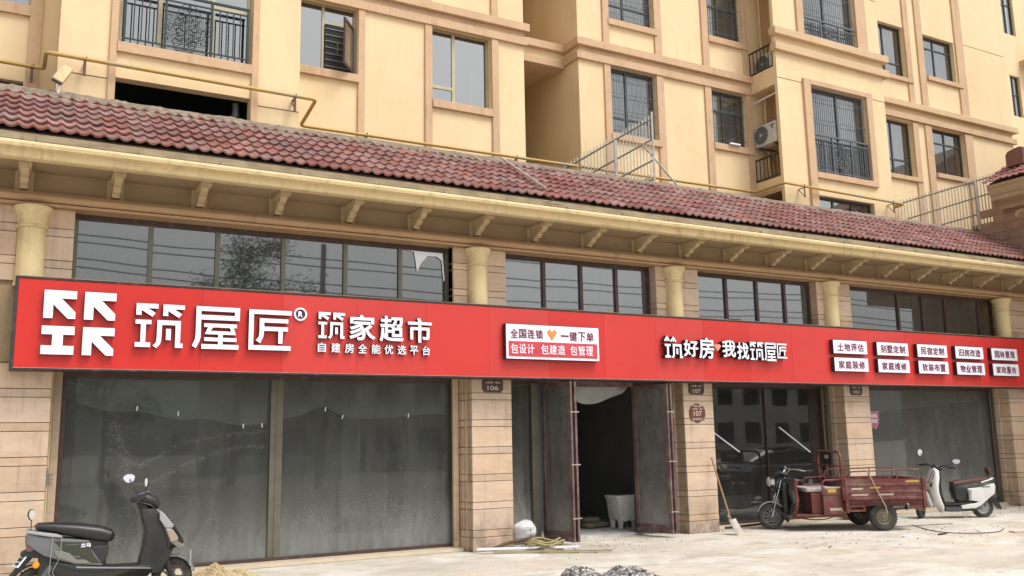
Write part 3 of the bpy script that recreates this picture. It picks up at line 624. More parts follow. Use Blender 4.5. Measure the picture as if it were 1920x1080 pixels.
shi = [(2.392, 3.952), (3.031, 3.952), (3.031, 3.752), (2.467, 3.752), (2.467, 3.49), (2.453, 3.426), (2.404, 3.324), (2.345, 3.352), (2.387, 3.455), (2.394, 3.543)]
shih = [(2.466, 3.882), (2.956, 3.882), (2.956, 3.825), (2.466, 3.825)]
zhi = [(2.512, 3.698), (2.992, 3.698), (2.992, 3.641), (2.947, 3.641), (2.980, 3.535), (2.788, 3.535), (2.788, 3.488), (2.992, 3.488), (2.992, 3.432), (2.788, 3.432), (2.788, 3.386), (3.024, 3.386), (3.024, 3.315), (2.481, 3.315), (2.481, 3.386), (2.719, 3.386), (2.719, 3.432), (2.518, 3.432), (2.518, 3.488), (2.719, 3.488), (2.719, 3.535), (2.524, 3.535), (2.570, 3.641), (2.512, 3.641)]
zhih = [(2.640, 3.640), (2.886, 3.640), (2.912, 3.586), (2.610, 3.586)]
gp(letter([shi, zhi], [shih, zhih]))
fang = [(3.170, 3.946), (3.826, 3.946), (3.826, 3.876), (3.242, 3.876), (3.242, 3.396), (3.82, 3.396), (3.82, 3.324), (3.170, 3.324)]
jin = [(3.331, 3.814), (3.775, 3.814), (3.775, 3.749), (3.403, 3.749), (3.403, 3.687), (3.773, 3.687), (3.773, 3.622), (3.694, 3.622), (3.688, 3.429), (3.622, 3.429), (3.624, 3.622), (3.402, 3.620), (3.395, 3.533), (3.348, 3.426), (3.28, 3.469), (3.323, 3.53), (3.331, 3.604)]
gp(letter([fang, jin]))
b = MB(); b.lathe([(0.078, 0), (0.078, -0.01), (0.001, -0.01)], (3.98, SY - 0.005, 3.915), 'y', 28); gp(b.build('registered_mark_disc', m_lside))
b = MB(); b.lathe([(0.078, 0), (0.078, -0.03), (0.104, -0.03), (0.106, 0.0)], (3.98, SY - 0.006, 3.915), 'y', 32); gp(b.build('registered_mark_ring', m_white))
gp(text_obj('R', (3.944, 4.018, 3.868, 3.962), 0.005, 0.012, y1=SY - 0.016))
def scaled(polys, x0, x1, z0, z1, src=(1.556, 2.217, 3.304, 3.95)):
    return [[(x0 + (p[0] - src[0]) / (src[1] - src[0]) * (x1 - x0), z0 + (p[1] - src[2]) / (src[3] - src[2]) * (z1 - z0)) for p in q] for q in polys]
gp(letter(scaled(zhu_parts, 4.256, 4.690, 3.536, 3.962), th=0.075))
for ch, bx in (('家', (4.77, 5.213, 3.530, 3.950)), ('超', (5.288, 5.712, 3.528, 3.955)), ('市', (5.783, 6.221, 3.528, 3.945))):
    gp(text_obj(ch, bx, 0.010, 0.075))
for ch, (a, c) in zip('自建房全能优选平台', ((4.261, 4.394), (4.479, 4.63), (4.706, 4.858), (4.93, 5.079), (5.158, 5.314), (5.383, 5.536), (5.612, 5.766), (5.832, 5.982), (6.061, 6.201))):
    gp(text_obj(ch, (a, c, 3.322, 3.476), 0.003, 0.05))
# slogan, letters stepping up and down
zhu_roof = [[(0, .78), (.14, 1), (.28, .78), (.24, .72), (.17, .84), (.17, .74), (.11, .74), (.11, .84), (.04, .72)], [(.30, .76), (.45, .98), (.60, .76), (.56, .70), (.48, .82), (.48, .72), (.42, .72), (.42, .82), (.34, .70)]]
zr = [[(11.14 + p[0] * 0.5, 3.411 + p[1] * 0.445) for p in q] for q in zhu_roof]
gp(letter(scaled([gong, fan, dot], 11.15, 11.588, 3.411, 3.69, (1.556, 2.217, 3.304, 3.714)) + zr, th=0.12))
for ch, bx in (('好', (11.615, 11.988, 3.455, 3.785)), ('房', (12.005, 12.398, 3.425, 3.845)), ('我', (12.615, 12.975, 3.470, 3.820)), ('找', (13.01, 13.335, 3.435, 3.785))):
    gp(text_obj(ch, bx, 0.009, 0.12))
gp(letter(scaled(zhu_parts, 13.37, 13.740, 3.425, 3.805), th=0.12))
gp(letter(scaled([shi, zhi], 13.765, 14.095, 3.42, 3.805, (2.345, 3.031, 3.315, 3.952)), scaled([shih, zhih], 13.765, 14.095, 3.42, 3.805, (2.345, 3.031, 3.315, 3.952)), th=0.12))
gp(letter(scaled([fang, jin], 14.126, 14.415, 3.485, 3.80, (3.170, 3.826, 3.324, 3.946)), th=0.12))
HE = [(0, .72), (.25, 1), (.5, .76), (.75, 1), (1, .72), (.5, 0)]
m_orange = mat('orange_heart', (0.80, 0.27, 0.07), 0.4); m_peach = mat('peach_heart', (0.72, 0.34, 0.22), 0.4)
gp(letter([U(HE, 12.41, 12.585, 3.585, 3.73)], th=0.12, name='heart', face=m_peach, side=m_peach))
b = MB()
for i in range(3): b.box(12.9 + i * 0.05, 13.3, SY + 0.02, SY + 0.05, 4.262 + i * 0.01, 4.275 + i * 0.008)
gp(b.build('cable_end', m_signedge))
# small white box signs fixed on the board
m_maroon = mat('maroon_lettering', (0.20, 0.025, 0.07), 0.5); m_bandred = mat('pinkish_red_band', (0.58, 0.05, 0.07), 0.4)
def boxsign(x0, x1, z0, z1, label, group, depth=0.11):
    cx, cz = (x0 + x1) / 2, (z0 + z1) / 2
    t = thing('light_box_sign', label, 'box sign', (cx, SY - 0.002, cz), 0, group)
    m_ = MB(); m_.box(x0 - cx, x1 - cx, -depth, -0.003, z0 - cz, z1 - cz); m_.build('sign_casing', m_lside, t, bevel=0.004)
    m_ = MB(); m_.box(x0 - cx + .008, x1 - cx - .008, -depth - 0.004, -depth - 0.0005, z0 - cz + .008, z1 - cz - .008); m_.build('sign_face', m_white, t)
    return t, Vector((cx, SY - 0.002, cz))
def bt(o, t): o.parent = t[0]; o.location = -t[1]; return o
t = boxsign(7.625, 9.609, 3.30, 3.93, 'large white box sign with orange heart and red band, above the open door', 'white box signs on the red sign board')
YF = SY - 0.118
def row(txt, x0, x1, z0, z1, t, face, off=0.003, yy=YF, gap=0.12):
    n = len(txt); w_ = (x1 - x0) / (n - gap); 
    for i, ch in enumerate(txt):
        if ch == ' ': continue
        zz = (z0, z1) if ch != '一' else ((z0 + z1) / 2 - 0.012, (z0 + z1) / 2 + 0.012)
        bt(text_obj(ch, (x0 + i * w_, x0 + (i + 1 - gap) * w_, zz[0], zz[1]), off, 0.004, face=face, side=face, y1=yy), t)
row('全国连锁', 7.72, 8.39, 3.675, 3.84, t, m_maroon); row('一键下单', 8.77, 9.49, 3.66, 3.835, t, m_maroon)
bt(letter([U(HE, 8.47, 8.69, 3.655, 3.86)], th=0.006, name='heart', face=m_orange, side=m_orange, y1=YF), t)
m_ = MB(); m_.box(7.68, 9.56, YF - 0.003, YF - 0.0005, 3.35, 3.62); bt(m_.build('red_band', m_bandred), t)
row('包设计', 7.72, 8.20, 3.40, 3.575, t, m_white, 0.0015, YF - 0.004); row('包建造', 8.34, 8.85, 3.40, 3.575, t, m_white, 0.0015, YF - 0.004); row('包管理', 8.96, 9.46, 3.40, 3.575, t, m_white, 0.0015, YF - 0.004)
BX = [(15.84, 16.93), (17.25, 18.33), (18.645, 19.735), (20.045, 21.13), (21.455, 22.52)]
for (x0, x1), top, bot, wh in zip(BX, ('土地评估', '别墅定制', '民宿定制', '旧房改造', '园林景观'), ('家庭装修', '家庭维修', '软装布置', '物业管理', '家政服务'), ('leftmost column', 'second column from the left', 'middle column', 'second column from the right', 'rightmost column')):
    for txt, z0, z1, rw in ((top, 3.64, 3.95, 'upper row'), (bot, 3.25, 3.56, 'lower row')):
        t = boxsign(x0, x1, z0, z1, 'small white box sign in the %s, %s, lettered %s' % (rw, wh, txt), 'white box signs on the red sign board', 0.10)
        row(txt, x0 + 0.13, x1 - 0.12, z0 + 0.065, z1 - 0.07, t, m_maroon, 0.003, SY - 0.108)

# number plates on the pillars
m_plate = mat('dark_brown_number_plate', (0.06, 0.028, 0.022), 0.45); m_plater = mat('red_brown_number_plate', (0.15, 0.035, 0.025), 0.45); m_pt = mat('pale_plate_lettering', (0.62, 0.50, 0.42), 0.5)
def plate(cx, cz, w_, h, label, num, rows, rnd_=False, m=m_plate):
    t = thing('number_plate', label, 'number plate', (cx, 14.385, cz), 0, 'number plates on the pillars')
    if rnd_:
        pl = [(a * w_ / 2, c * h / 2) for a, c in ((-1, .35), (-.85, .45), (-.80, .72), (-.45, .78), (-.2, .98), (.2, .98), (.45, .78), (.80, .72), (.85, .45), (1, .35), (1, -.35), (.85, -.45), (.80, -.72), (.45, -.78), (.2, -.98), (-.2, -.98), (-.45, -.78), (-.80, -.72), (-.85, -.45), (-1, -.35))]
    else:
        pl = [(a * w_ / 2, c * h / 2) for a, c in ((-.82, 1), (.82, 1), (.86, .75), (1, .7), (1, -.7), (.86, -.75), (.82, -1), (-.82, -1), (-.86, -.75), (-1, -.7), (-1, .7), (-.86, .75))]
    m_ = MB(); m_.prism(pl, 'y', -0.012, 0.004); m_.build('plate', m, t, bevel=0.002)
    o = text_obj(num, (-w_ * .26, w_ * .26, rows[0], rows[1]), 0.0025, 0.003, 'number', m_pt, m_pt, -0.0125); o.parent = t
    for txt, a, c, ww in rows[2]:
        o = text_obj(txt, (-w_ * ww, w_ * ww, a, c), 0.001, 0.003, 'lettering', m_pt, m_pt, -0.0125); o.parent = t
plate(7.585, 2.86, 0.42, 0.25, 'dark brown plate numbered 106 under the red sign', '106', (-0.085, -0.005, [('12号楼一单元', 0.03, 0.07, .36)]))
plate(12.27, 2.86, 0.40, 0.25, 'dark brown plate numbered 107 high on the pillar, just under the red sign', '107', (-0.095, -0.01, [('12号楼一单元', 0.025, 0.07, .36)]))
plate(12.265, 2.36, 0.41, 0.39, 'red brown octagonal plate numbered 107 at mid height of the pillar', '107', (-0.06, 0.045, [('商铺', 0.12, 0.16, .25), ('12号楼一单元', 0.065, 0.10, .34), ('物业服务中心', -0.14, -0.095, .34)]), True, m_plater)
plate(16.97, 2.88, 0.40, 0.25, 'dark brown plate numbered 101 on the pillar behind the tricycle', '101', (-0.095, -0.01, [('12号楼一单元', 0.025, 0.07, .36)]))
m_ = MB(); m_.prism([(0, .0), (.36, .02), (.33, -.28), (.22, -.42), (.10, -.36), (.02, -.55)], 'y', -0.003, 0, 0)
t = thing('poster', 'torn pink poster stuck on the shop window beside the pillar', 'poster', (18.0, 14.944, 2.40))
m_.build('poster_sheet', mat('pink_poster', (0.50, 0.10, 0.19), 0.6, col2=(0.55, 0.3, 0.36), scale=9, amt=0.9), t)
for txt, a, c in (('大商铺', -0.14, -0.05), ('火热出租', -0.27, -0.17)):
    o = text_obj(txt, (0.04, 0.27, a, c), 0.004, 0.002, 'lettering', m_white, m_white, -0.004); o.parent = t

# ---------------------------------------------------------------- apartment building above and behind the shops
apt = thing('apartment_building', 'cream painted apartment block with salmon trim rising behind the shop roof', 'apartment building', (0, 17, 0))
AO = Vector((0, 17, 0))
def ap(mb, name, m, par=None, **k):
    o = mb.build(name, m, None, **k); o.parent = par or apt
    if o.parent is apt: o.location = -AO
    return o
P, Q, ZT = 17.0, 16.0, 17.0
def wall(x0, x1, z0, z1, y, holes, depth=0.22, mb=None):
    # front sheet with window openings and their reveals
    mb = mb or MB()
    xs = sorted({x0, x1, *[q for h in holes for q in h[:2]]}); zs = sorted({z0, z1, *[q for h in holes for q in h[2:]]})
    for i in range(len(xs) - 1):
        for j in range(len(zs) - 1):
            cx, cz = (xs[i] + xs[i + 1]) / 2, (zs[j] + zs[j + 1]) / 2
            if any(h[0] < cx < h[1] and h[2] < cz < h[3] for h in holes): continue
            mb.add([(xs[i], y, zs[j]), (xs[i + 1], y, zs[j]), (xs[i + 1], y, zs[j + 1]), (xs[i], y, zs[j + 1])], [(0, 1, 2, 3)])
    for a, c, e, g in holes:
        mb.add([(a, y, e), (c, y, e), (c, y + depth, e), (a, y + depth, e)], [(0, 3, 2, 1)]); mb.add([(a, y, g), (c, y, g), (c, y + depth, g), (a, y + depth, g)], [(0, 1, 2, 3)])
        mb.add([(a, y, e), (a, y, g), (a, y + depth, g), (a, y + depth, e)], [(0, 3, 2, 1)]); mb.add([(c, y, e), (c, y, g), (c, y + depth, g), (c, y + depth, e)], [(0, 1, 2, 3)])
    return mb
# section A (left) -----------------------------------------------------------
hA = [(4.5, 5.91, 9.37, 10.86), (7.59, 9.04, 9.14, 10.86), (4.5, 5.91, 12.37, 13.86), (7.59, 9.04, 12.14, 13.86)]
hL = [(-2.2, -0.07, 9.52, 11.0), (-2.2, -0.10, 7.4, 8.14)]
h1 = [(1.27, 3.53, 8.74, 10.75), (1.27, 3.53, 7.4, 8.11), (1.27, 3.53, 11.74, 13.75)]
hB = [(12.31, 13.70, 9.11, 10.83), (15.49, 16.68, 9.34, 10.83), (12.31, 13.70, 12.04, 13.76), (15.49, 16.68, 12.28, 13.76)]
hB += [(12.31, 13.70, 15.0, 16.6), (15.49, 16.68, 15.2, 16.6)]
h2 = [(18.02, 20.15, 8.62, 11.0), (18.02, 20.18, 7.3, 8.01), (17.95, 20.0, 12.38, 14.6)]
hC = [(22.1, 23.42, 9.40, 11.13), (24.37, 25.9, 9.68, 11.15), (22.1, 23.42, 12.55, 14.2), (24.30, 25.85, 12.78, 14.2), (22.1, 23.42, 15.65, 17), (24.30, 25.85, 15.85, 17)]
mb = wall(-4, 0.38, 6, ZT, P, hL); wall(4.43, 9.90, 6, ZT, P, hA, mb=mb); wall(0.38, 4.43, 6, ZT, Q, h1, mb=mb)
for x in (0.38, 4.43): mb.add([(x, Q, 6), (x, P, 6), (x, P, ZT), (x, Q, ZT)], [(0, 1, 2, 3)])
mb.add([(9.90, P, 6), (9.90, 23, 6), (9.90, 23, ZT), (9.90, P, ZT)], [(0, 1, 2, 3)])
ap(mb, 'wall', m_wall, nofix=True)
mb = wall(11.40, 16.87, 6, ZT, P, hB); mb.add([(11.40, 23, 6), (11.40, P, 6), (11.40, P, ZT), (11.40, 23, ZT)], [(0, 1, 2, 3)])
ap(mb, 'wall', m_wall, nofix=True)
# bay 2: front, right side, left side with the air conditioner niches
mb = wall(16.87, 20.97, 6, ZT, Q, h2); mb.add([(20.97, Q, 6), (20.97, P, 6), (20.97, P, ZT), (20.97, Q, ZT)], [(0, 1, 2, 3)])
for z0, z1 in ((6, 7.2), (8.10, 8.40), (10.86, 11.35), (13.9, 14.4)): mb.add([(16.87, P, z0), (16.87, Q, z0), (16.87, Q, z1), (16.87, P, z1)], [(0, 1, 2, 3)])
for z0, z1 in ((7.2, 8.10), (8.40, 10.86), (11.35, 13.9), (14.4, ZT)): mb.add([(16.87, Q + 0.10, z0), (16.87, Q, z0), (16.87, Q, z1), (16.87, Q + 0.10, z1)], [(0, 1, 2, 3)])
for z0, z1 in ((7.2, 8.10), (8.40, 10.86), (11.35, 13.9), (14.4, ZT)):
    mb.add([(16.87, Q + .1, z0), (17.75, Q + .1, z0), (17.75, Q + .1, z1), (16.87, Q + .1, z1)], [(0, 1, 2, 3)]); mb.add([(16.87, P, z0), (17.75, P, z0), (17.75, P, z1), (16.87, P, z1)], [(0, 1, 2, 3)])
    mb.add([(17.75, Q + .1, z0), (17.75, P, z0), (17.75, P, z1), (17.75, Q + .1, z1)], [(0, 1, 2, 3)])
    for zz in (z0, z1): mb.add([(16.87, Q + .1, zz), (17.75, Q + .1, zz), (17.75, P, zz), (16.87, P, zz)], [(0, 1, 2, 3)])
ap(mb, 'wall', m_wall, nofix=True)
mb = wall(20.97, 28.5, 6, ZT, P, hC); mb.add([(28.5, P, 6), (28.5, 24, 6), (28.5, 24, ZT), (28.5, P, ZT)], [(0, 1, 2, 3)])
ap(mb, 'wall', m_wall, nofix=True)
mb = MB(); mb.add([(9.90, 23, 6), (11.40, 23, 6), (11.40, 23, ZT), (9.90, 23, ZT)], [(0, 1, 2, 3)]); ap(mb, 'well_back_wall', m_wall, nofix=True)
mb = MB(); mb.box(-4, 9.8, 19.6, 19.7, 6, ZT); mb.box(11.5, 28.4, 19.6, 19.7, 6, ZT); mb.box(-4, 9.8, 17.4, 19.6, 11.1, 11.2); mb.box(11.5, 28.4, 17.4, 19.6, 11.2, 11.3); ap(mb, 'room_backing', m_dark)
mb = MB(); mb.box(-4, 28.5, P + 0.01, 24, ZT, ZT + 0.3); mb.box(0.38, 4.43, Q + 0.01, P, ZT, ZT + 0.3); mb.box(16.87, 20.97, Q + 0.01, P, ZT, ZT + 0.3); ap(mb, 'flat_roof', m_wall)
def trim(x0, x1, z0, z1, y, d=0.05, m=m_trim, name='trim', bev=0.006):
    b_ = MB(); b_.box(x0, x1, y - d, y + 0.01, z0, z1); return ap(b_, name, m, bevel=bev)
def ledge(pts, z0, z1, name='ledge', m=m_trim):      # run of a projecting band along plan points, thickness outwards
    b_ = MB()
    for (x0, x1, y0, y1) in pts: b_.box(x0, x1, y0, y1, z0, z1)
    return ap(b_, name, m, bevel=0.008)
# trims of section A, storey by storey
for dz in (0.0, 3.0):
    trim(-2.2, -0.06, 9.33 + dz, 9.52 + dz, P, 0.07, name='sill')
    trim(4.43, 5.93, 9.20 + dz, 9.37 + dz, P, 0.08, name='sill'); trim(7.59, 9.06, 8.97 + dz, 9.14 + dz, P, 0.08, name='sill')
    for a, c in ((5.915, 6.06), (7.42, 7.587), (9.045, 9.22)): trim(a, c, (6.5 if dz == 0 else 11.34), 10.83 + dz, P)
    trim(4.43, 9.96, 10.83 + dz, 11.02 + dz, P, 0.075); trim(4.43, 9.91, 11.02 + dz, 11.15 + dz, P, 0.04); ledge([(4.43, 10.0, P - 0.14, P + 0.01), (9.91, 10.0, P + 0.01, P + 0.5)], 11.15 + dz, 11.34 + dz)
    trim(-4, 0.37, 10.86 + dz, 11.02 + dz, P); ledge([(-4, 0.37, P - 0.14, P + 0.01)], 11.15 + dz, 11.34 + dz)
    trim(1.15, 1.266, (6.5 if dz == 0 else 11.34), 10.86 + dz, Q); trim(3.534, 3.66, (6.5 if dz == 0 else 11.34), 10.86 + dz, Q); trim(1.266, 3.534, 8.56 + dz, 8.74 + dz, Q, 0.07, name='sill')
    trim(0.30, 4.51, 10.86 + dz, 11.02 + dz, Q, 0.05); ledge([(0.28, 4.53, Q - 0.14, Q + 0.01), (0.28, 0.379, Q + 0.01, P - 0.15), (4.431, 4.53, Q + 0.01, P - 0.15)], 11.15 + dz, 11.34 + dz)
trim(-0.07, 0.125, 6.5, ZT, P, 0.06)
b_ = MB(); b_.box(1.27, 3.53, Q + 0.06, Q + 0.2, 8.11, 8.56); 
# beam across the light well
b_ = MB(); b_.box(9.901, 11.399, 17.62, 18.1, 10.95, 11.17); ap(b_, 'beam', m_wall)
ledge([(9.901, 11.399, 17.56, 18.1)], 10.78, 10.95); ledge([(9.901, 11.32, 17.50, 18.1)], 11.17, 11.36)
b_ = MB(); b_.box(9.901, 11.399, 18.1, 23, 10.95, 11.1); ap(b_, 'well_slab', m_wall)
# trims of section B
for dz in (0.0, 2.93):
    z_ = dz
    trim(12.27, 13.78, 8.95 + z_, 9.11 + z_, P, 0.08, name='sill'); trim(15.48, 16.86, 9.17 + z_, 9.34 + z_, P, 0.08, name='sill')
    for a, c in ((12.12, 12.306), (13.705, 13.93), (15.27, 15.486), (16.685, 16.869)): trim(a, c, (6.5 if dz == 0 else 11.34), 10.83 + z_, P)
    trim(11.40, 16.86, 10.83 + z_, 11.02 + z_, P, 0.075); trim(11.40, 16.86, 11.02 + z_, 11.15 + z_, P, 0.04)
    ledge([(11.30, 16.86, P - 0.14, P + 0.01), (11.30, 11.399, P + 0.01, 17.9)], 11.15 + z_, 11.34 + z_); ledge([(11.33, 11.399, P - 0.075, 17.9)], 10.83 + z_, 11.02 + z_)
# trims of bay 2
m_bay = mat('tan_ledge_paint', (0.60, 0.43, 0.26), 0.85, col2=(0.53, 0.37, 0.22), scale=2, dirt=(0.36, 0.25, 0.15), dscale=3, dpos=(.56, .8), damt=.6)
ledge([(16.77, 21.13, Q - 0.14, Q + 0.01), (16.77, 16.869, Q + 0.01, Q + 0.1), (20.971, 21.13, Q + 0.01, P)], 12.16, 12.36, m=m_bay)
ledge([(16.79, 21.15, Q - 0.11, Q + 0.01), (16.79, 16.869, Q + 0.01, Q + 0.1), (20.971, 21.15, Q + 0.01, P)], 11.74, 11.95, m=m_bay)
trim(17.76, 18.016, 6.5, 11.14, Q, 0.07); trim(20.153, 20.38, 8.47, 11.14, Q, 0.07); trim(18.016, 20.153, 11.004, 11.14, Q, 0.07); trim(18.016, 20.27, 8.46, 8.616, Q, 0.08, name='sill')
trim(17.70, 17.945, 12.362, ZT, Q, 0.06); trim(20.005, 20.42, 12.362, ZT, Q, 0.06)
trim(16.84, 16.875, 8.0, 8.12, Q + 0.1, -0.9)
# trims of section C
for dz in (0.0, 3.13):
    trim(21.0, 23.62, 9.27 + dz, 9.40 + dz, P, 0.08, name='sill'); trim(24.36, 26.08, 9.54 + dz, 9.68 + dz, P, 0.08, name='sill')
    for a, c in ((23.424, 23.67), (24.0, 24.29), (25.91, 26.3)): trim(a, c, (6.5 if dz == 0 else 11.74), (11.16 if dz == 0 else ZT), P)
    if dz == 0: trim(20.98, 28.6, 11.18, 11.36, P, 0.09); ledge([(20.98, 28.62, P - 0.16, P + 0.01), (28.501, 28.62, P + 0.01, 19)], 11.54 + dz, 11.72 + dz, m=m_bay)
m_groove = mat('groove_shadow_joint', (0.12, 0.08, 0.045), 0.95)
for x0, x1, z_, y in ((16.88, 17.75, 11.01, Q), (20.39, 20.96, 11.01, Q), (26.31, 28.49, 14.24, P), (0.39, 1.14, 8.05, Q), (3.67, 4.42, 7.99, Q), (20.43, 20.96, 14.03, Q)):
    b_ = MB(); b_.box(x0, x1, y - 0.002, y + 0.01, z_, z_ + 0.018); ap(b_, 'groove', m_groove)
# pillow-shaped panels: plain field between trims gets a raised edge line
# windows ---------------------------------------------------------------
def win(x0, x1, z0, z1, y, vs=(), hs=(), fm=m_dkf, gm=g_apt2, t=0.05, tv_=0.045, curtain=True, grille=False, d=0.13):
    b_ = MB(); frame_bars(b_, x0, x1, z0, z1, y + d, y + d + 0.06, t, vs, hs, tv_)
    fr = ap(b_, 'window', fm)
    ex = [x0 + t] + [q for v in vs for q in (v - tv_ / 2, v + tv_ / 2)] + [x1 - t]
    for i in range(0, len(ex), 2):
        a, c = ex[i], ex[i + 1]; cut = sorted(h for (h, ha, hc) in hs if ha <= (a + c) / 2 <= hc); ez = [z0 + t] + [q for h in cut for q in (h - tv_ / 2, h + tv_ / 2)] + [z1 - t]
        for j in range(0, len(ez), 2): pane(a, c, ez[j], ez[j + 1], y + d + 0.03, gm, fr, tilt=0.0012)
    if curtain:
        vs_ = []; fs_ = []; n = 60
        a, c = (x0 + 0.02, x1 - 0.05) if curtain is True else curtain
        for i in range(n + 1):
            x = a + (c - a) * i / n; yy = y + d + 0.22 + 0.012 * math.sin(x * 31 + 2 * math.sin(x * 7)); vs_ += [(x, yy, z0), (x, yy, z1)]
        for i in range(n): fs_.append((2 * i, 2 * i + 2, 2 * i + 3, 2 * i + 1))
        q = MB(); q.add(vs_, fs_); q.build('curtain', m_curt, fr, smooth=True, nofix=True)
    if grille:
        q = MB(); n = int((x1 - x0) / 0.075)
        for i in range(1, n): x = x0 + (x1 - x0) * i / n; q.box(x - 0.004, x + 0.004, y + 0.03, y + 0.038, z0, z1)
        for k in range(4): zz = z0 + (z1 - z0) * (k + .5) / 4; q.box(x0, x1, y + 0.04, y + 0.048, zz - 0.006, zz + 0.006)
        g = q.build('grille', m_gryiron, fr); g['kind'] = 'stuff'
    return fr
win(-2.2, -0.07, 9.52, 11.0, P, (-1.2,), (), m_alu, g_apt); win(-2.2, -0.10, 7.5, 8.14, P, (), (), m_dkf, g_apt)
win(1.27, 3.53, 8.74, 10.75, Q, (1.95, 2.85), ((9.80, 2.87, 3.5),), m_alu, g_apt, 0.07, 0.07, curtain=False)
f = win(4.5, 5.91, 9.37, 10.86, P, (5.21,), ((10.46, 5.23, 5.86),), m_alu, g_apt, 0.05, 0.05, curtain=False)
win(7.59, 9.04, 9.14, 10.86, P, (8.17,), ((9.52, 7.62, 8.15),), m_alu, g_apt, 0.06, 0.07, curtain=False)
for dz in (0, 2.95):
    zz = 2.93 if dz else 0
    win(12.31, 13.70, 9.11 + zz, 10.83 + zz, P, (12.86,), ((9.58 + zz, 12.33, 13.68),), grille=True)
    win(15.49, 16.68, 9.34 + (2.94 if dz else 0), 10.83 + zz, P, (15.98,), ((10.28 + zz, 15.5, 16.66),), grille=True)
win(18.02, 20.15, 8.62, 11.0, Q, (19.15,), (), grille=True); win(17.95, 20.0, 12.38, 14.6, Q, (18.93,), (), grille=True)
win(18.02, 20.18, 7.3, 8.01, Q, (18.73, 19.45), (), m_dkf, g_apt, 0.06, 0.06)
win(22.1, 23.42, 9.40, 11.13, P, (22.62,), ((9.93, 22.1, 23.4),)); win(24.37, 25.9, 9.68, 11.15, P, (25.1,), ((10.72, 24.4, 25.87),))
win(22.1, 23.42, 12.55, 14.2, P, (22.62,), ((13.0, 22.1, 23.4),)); win(24.30, 25.85, 12.78, 14.2, P, (25.0,), ((13.83, 24.32, 25.83),))
for a, c, e, g in hA[2:] + hB[4:] + hC[4:] + h1[2:]: win(a, c, e, g, Q if a == 1.27 else P, ((a + c) / 2,), (), m_dkf, g_apt)
# open casement of window A1 with the burglar bars behind it
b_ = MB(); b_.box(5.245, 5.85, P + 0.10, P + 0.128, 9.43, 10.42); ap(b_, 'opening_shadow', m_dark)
m_bar = mat('grey_burglar_bar', (0.20, 0.20, 0.19), 0.5, 0.3)
for i in range(7):
    zz = 9.50 + i * 0.135; b_ = MB(); b_.box(5.245, 5.85, P + 0.085, P + 0.098, zz, zz + 0.018); ap(b_, 'burglar_bar', m_bar)
b_ = MB(); b_.box(5.50, 5.515, P + 0.08, P + 0.095, 9.77, 10.05); ap(b_, 'burglar_bar', m_bar)
b_ = MB(); frame_bars(b_, 0, 0.55, 0, 1.0, -0.02, 0.02, 0.05); o = ap(b_, 'casement', m_brn)
o.matrix_local = Matrix.Translation(Vector((5.84, 17.08, 9.43)) - AO) @ Matrix.Rotation(math.radians(-128), 4, 'Z'); pane(0.05, 0.5, 0.05, 0.95, 0, g_apt, o)
for i in range(8):
    zz = 9.62 + i * 0.135; b_ = MB(); b_.box(7.68, 8.10, P + 0.20, P + 0.21, zz, zz + 0.014); ap(b_, 'burglar_bar', m_bar)
# balcony railings
def railing(x0, x1, y, z0, z1, groups, m, posts, par=apt, mesh_x=None, t=0.02):
    b_ = MB(); b_.box(x0, x1, y - 0.02, y + 0.02, z1 - 0.04, z1); b_.box(x0, x1, y - 0.012, y + 0.012, z1 - 0.15, z1 - 0.125); b_.box(x0, x1, y - 0.012, y + 0.012, z0 + 0.04, z0 + 0.065)
    rl_ = ap(b_, 'railing', m)
    for p in posts: q = MB(); q.box(p - 0.02, p + 0.02, y - 0.018, y + 0.018, z0, z1 - 0.04); q.build('post', m, rl_)
    for a, c, n in groups:
        for i in range(n):
            x = a + (c - a) * (i + 1) / (n + 1); q = MB(); q.box(x - t / 2, x + t / 2, y - 0.008, y + 0.008, z0 + 0.065, z1 - 0.15); q.build('baluster', m, rl_)
    if mesh_x:
        a, c = mesh_x; q = MB(); za, zb = z0 + 0.12, z1 - 0.16
        for i in range(int((c - a) / 0.035)): x = a + 0.035 * (i + .5); q.box(x - .0018, x + .0018, y + 0.012, y + 0.016, za, zb)
        for i in range(int((zb - za) / 0.035)): zz = za + 0.035 * (i + .5); q.box(a, c, y + 0.012, y + 0.016, zz - .0018, zz + .0018)
        g = q.build('wire_mesh', m, rl_); g['kind'] = 'stuff'
        q = MB(); cx, cz = (a + c) / 2, (za + zb) / 2; H = (zb - za) / 2; W = (c - a) / 2; r_ = 0.0065
        q.box(cx - .008, cx + .008, y - 0.012, y + 0.005, z0 + 0.05, z1 - 0.13)
        def scroll(ox, oz, R, a0, a1, s=1, k=0.35):
            pts = []
            for i in range(15):
                u = i / 14; rr = R * (1 - (1 - k) * u); an = a0 + (a1 - a0) * u; pts.append((ox + s * rr * math.cos(an), y - 0.005, oz + rr * math.sin(an)))
            q.tube(pts, r_, 5)
        for s in (-1, 1):
            for v in (1, -1):
                for j, (dx, dzz, R) in enumerate(((0.07, .80, .10), (0.13, .58, .11), (0.16, .36, .10), (0.12, .16, .08))):
                    scroll(cx + s * dx * W / 0.42, cz + v * dzz * H, R, PI * 1.0, PI * -0.9 * 1, s) if v > 0 else scroll(cx + s * dx * W / 0.42, cz + v * dzz * H, R, -PI, PI * 0.9, s)
            q.tube([(cx + s * W * u, y - .005, cz + 0.05 * math.sin(u * 7)) for u in (0.3, .45, .6, .75, .9)], r_, 5)
            scroll(cx + s * W * 0.86, cz + 0.10, 0.07, -PI / 2, PI * 1.3, s); scroll(cx + s * W * 0.86, cz - 0.10, 0.07, PI / 2, -PI * 1.3, s)
        g = q.build('scrollwork', m, rl_); g['kind'] = 'stuff'
    return rl_
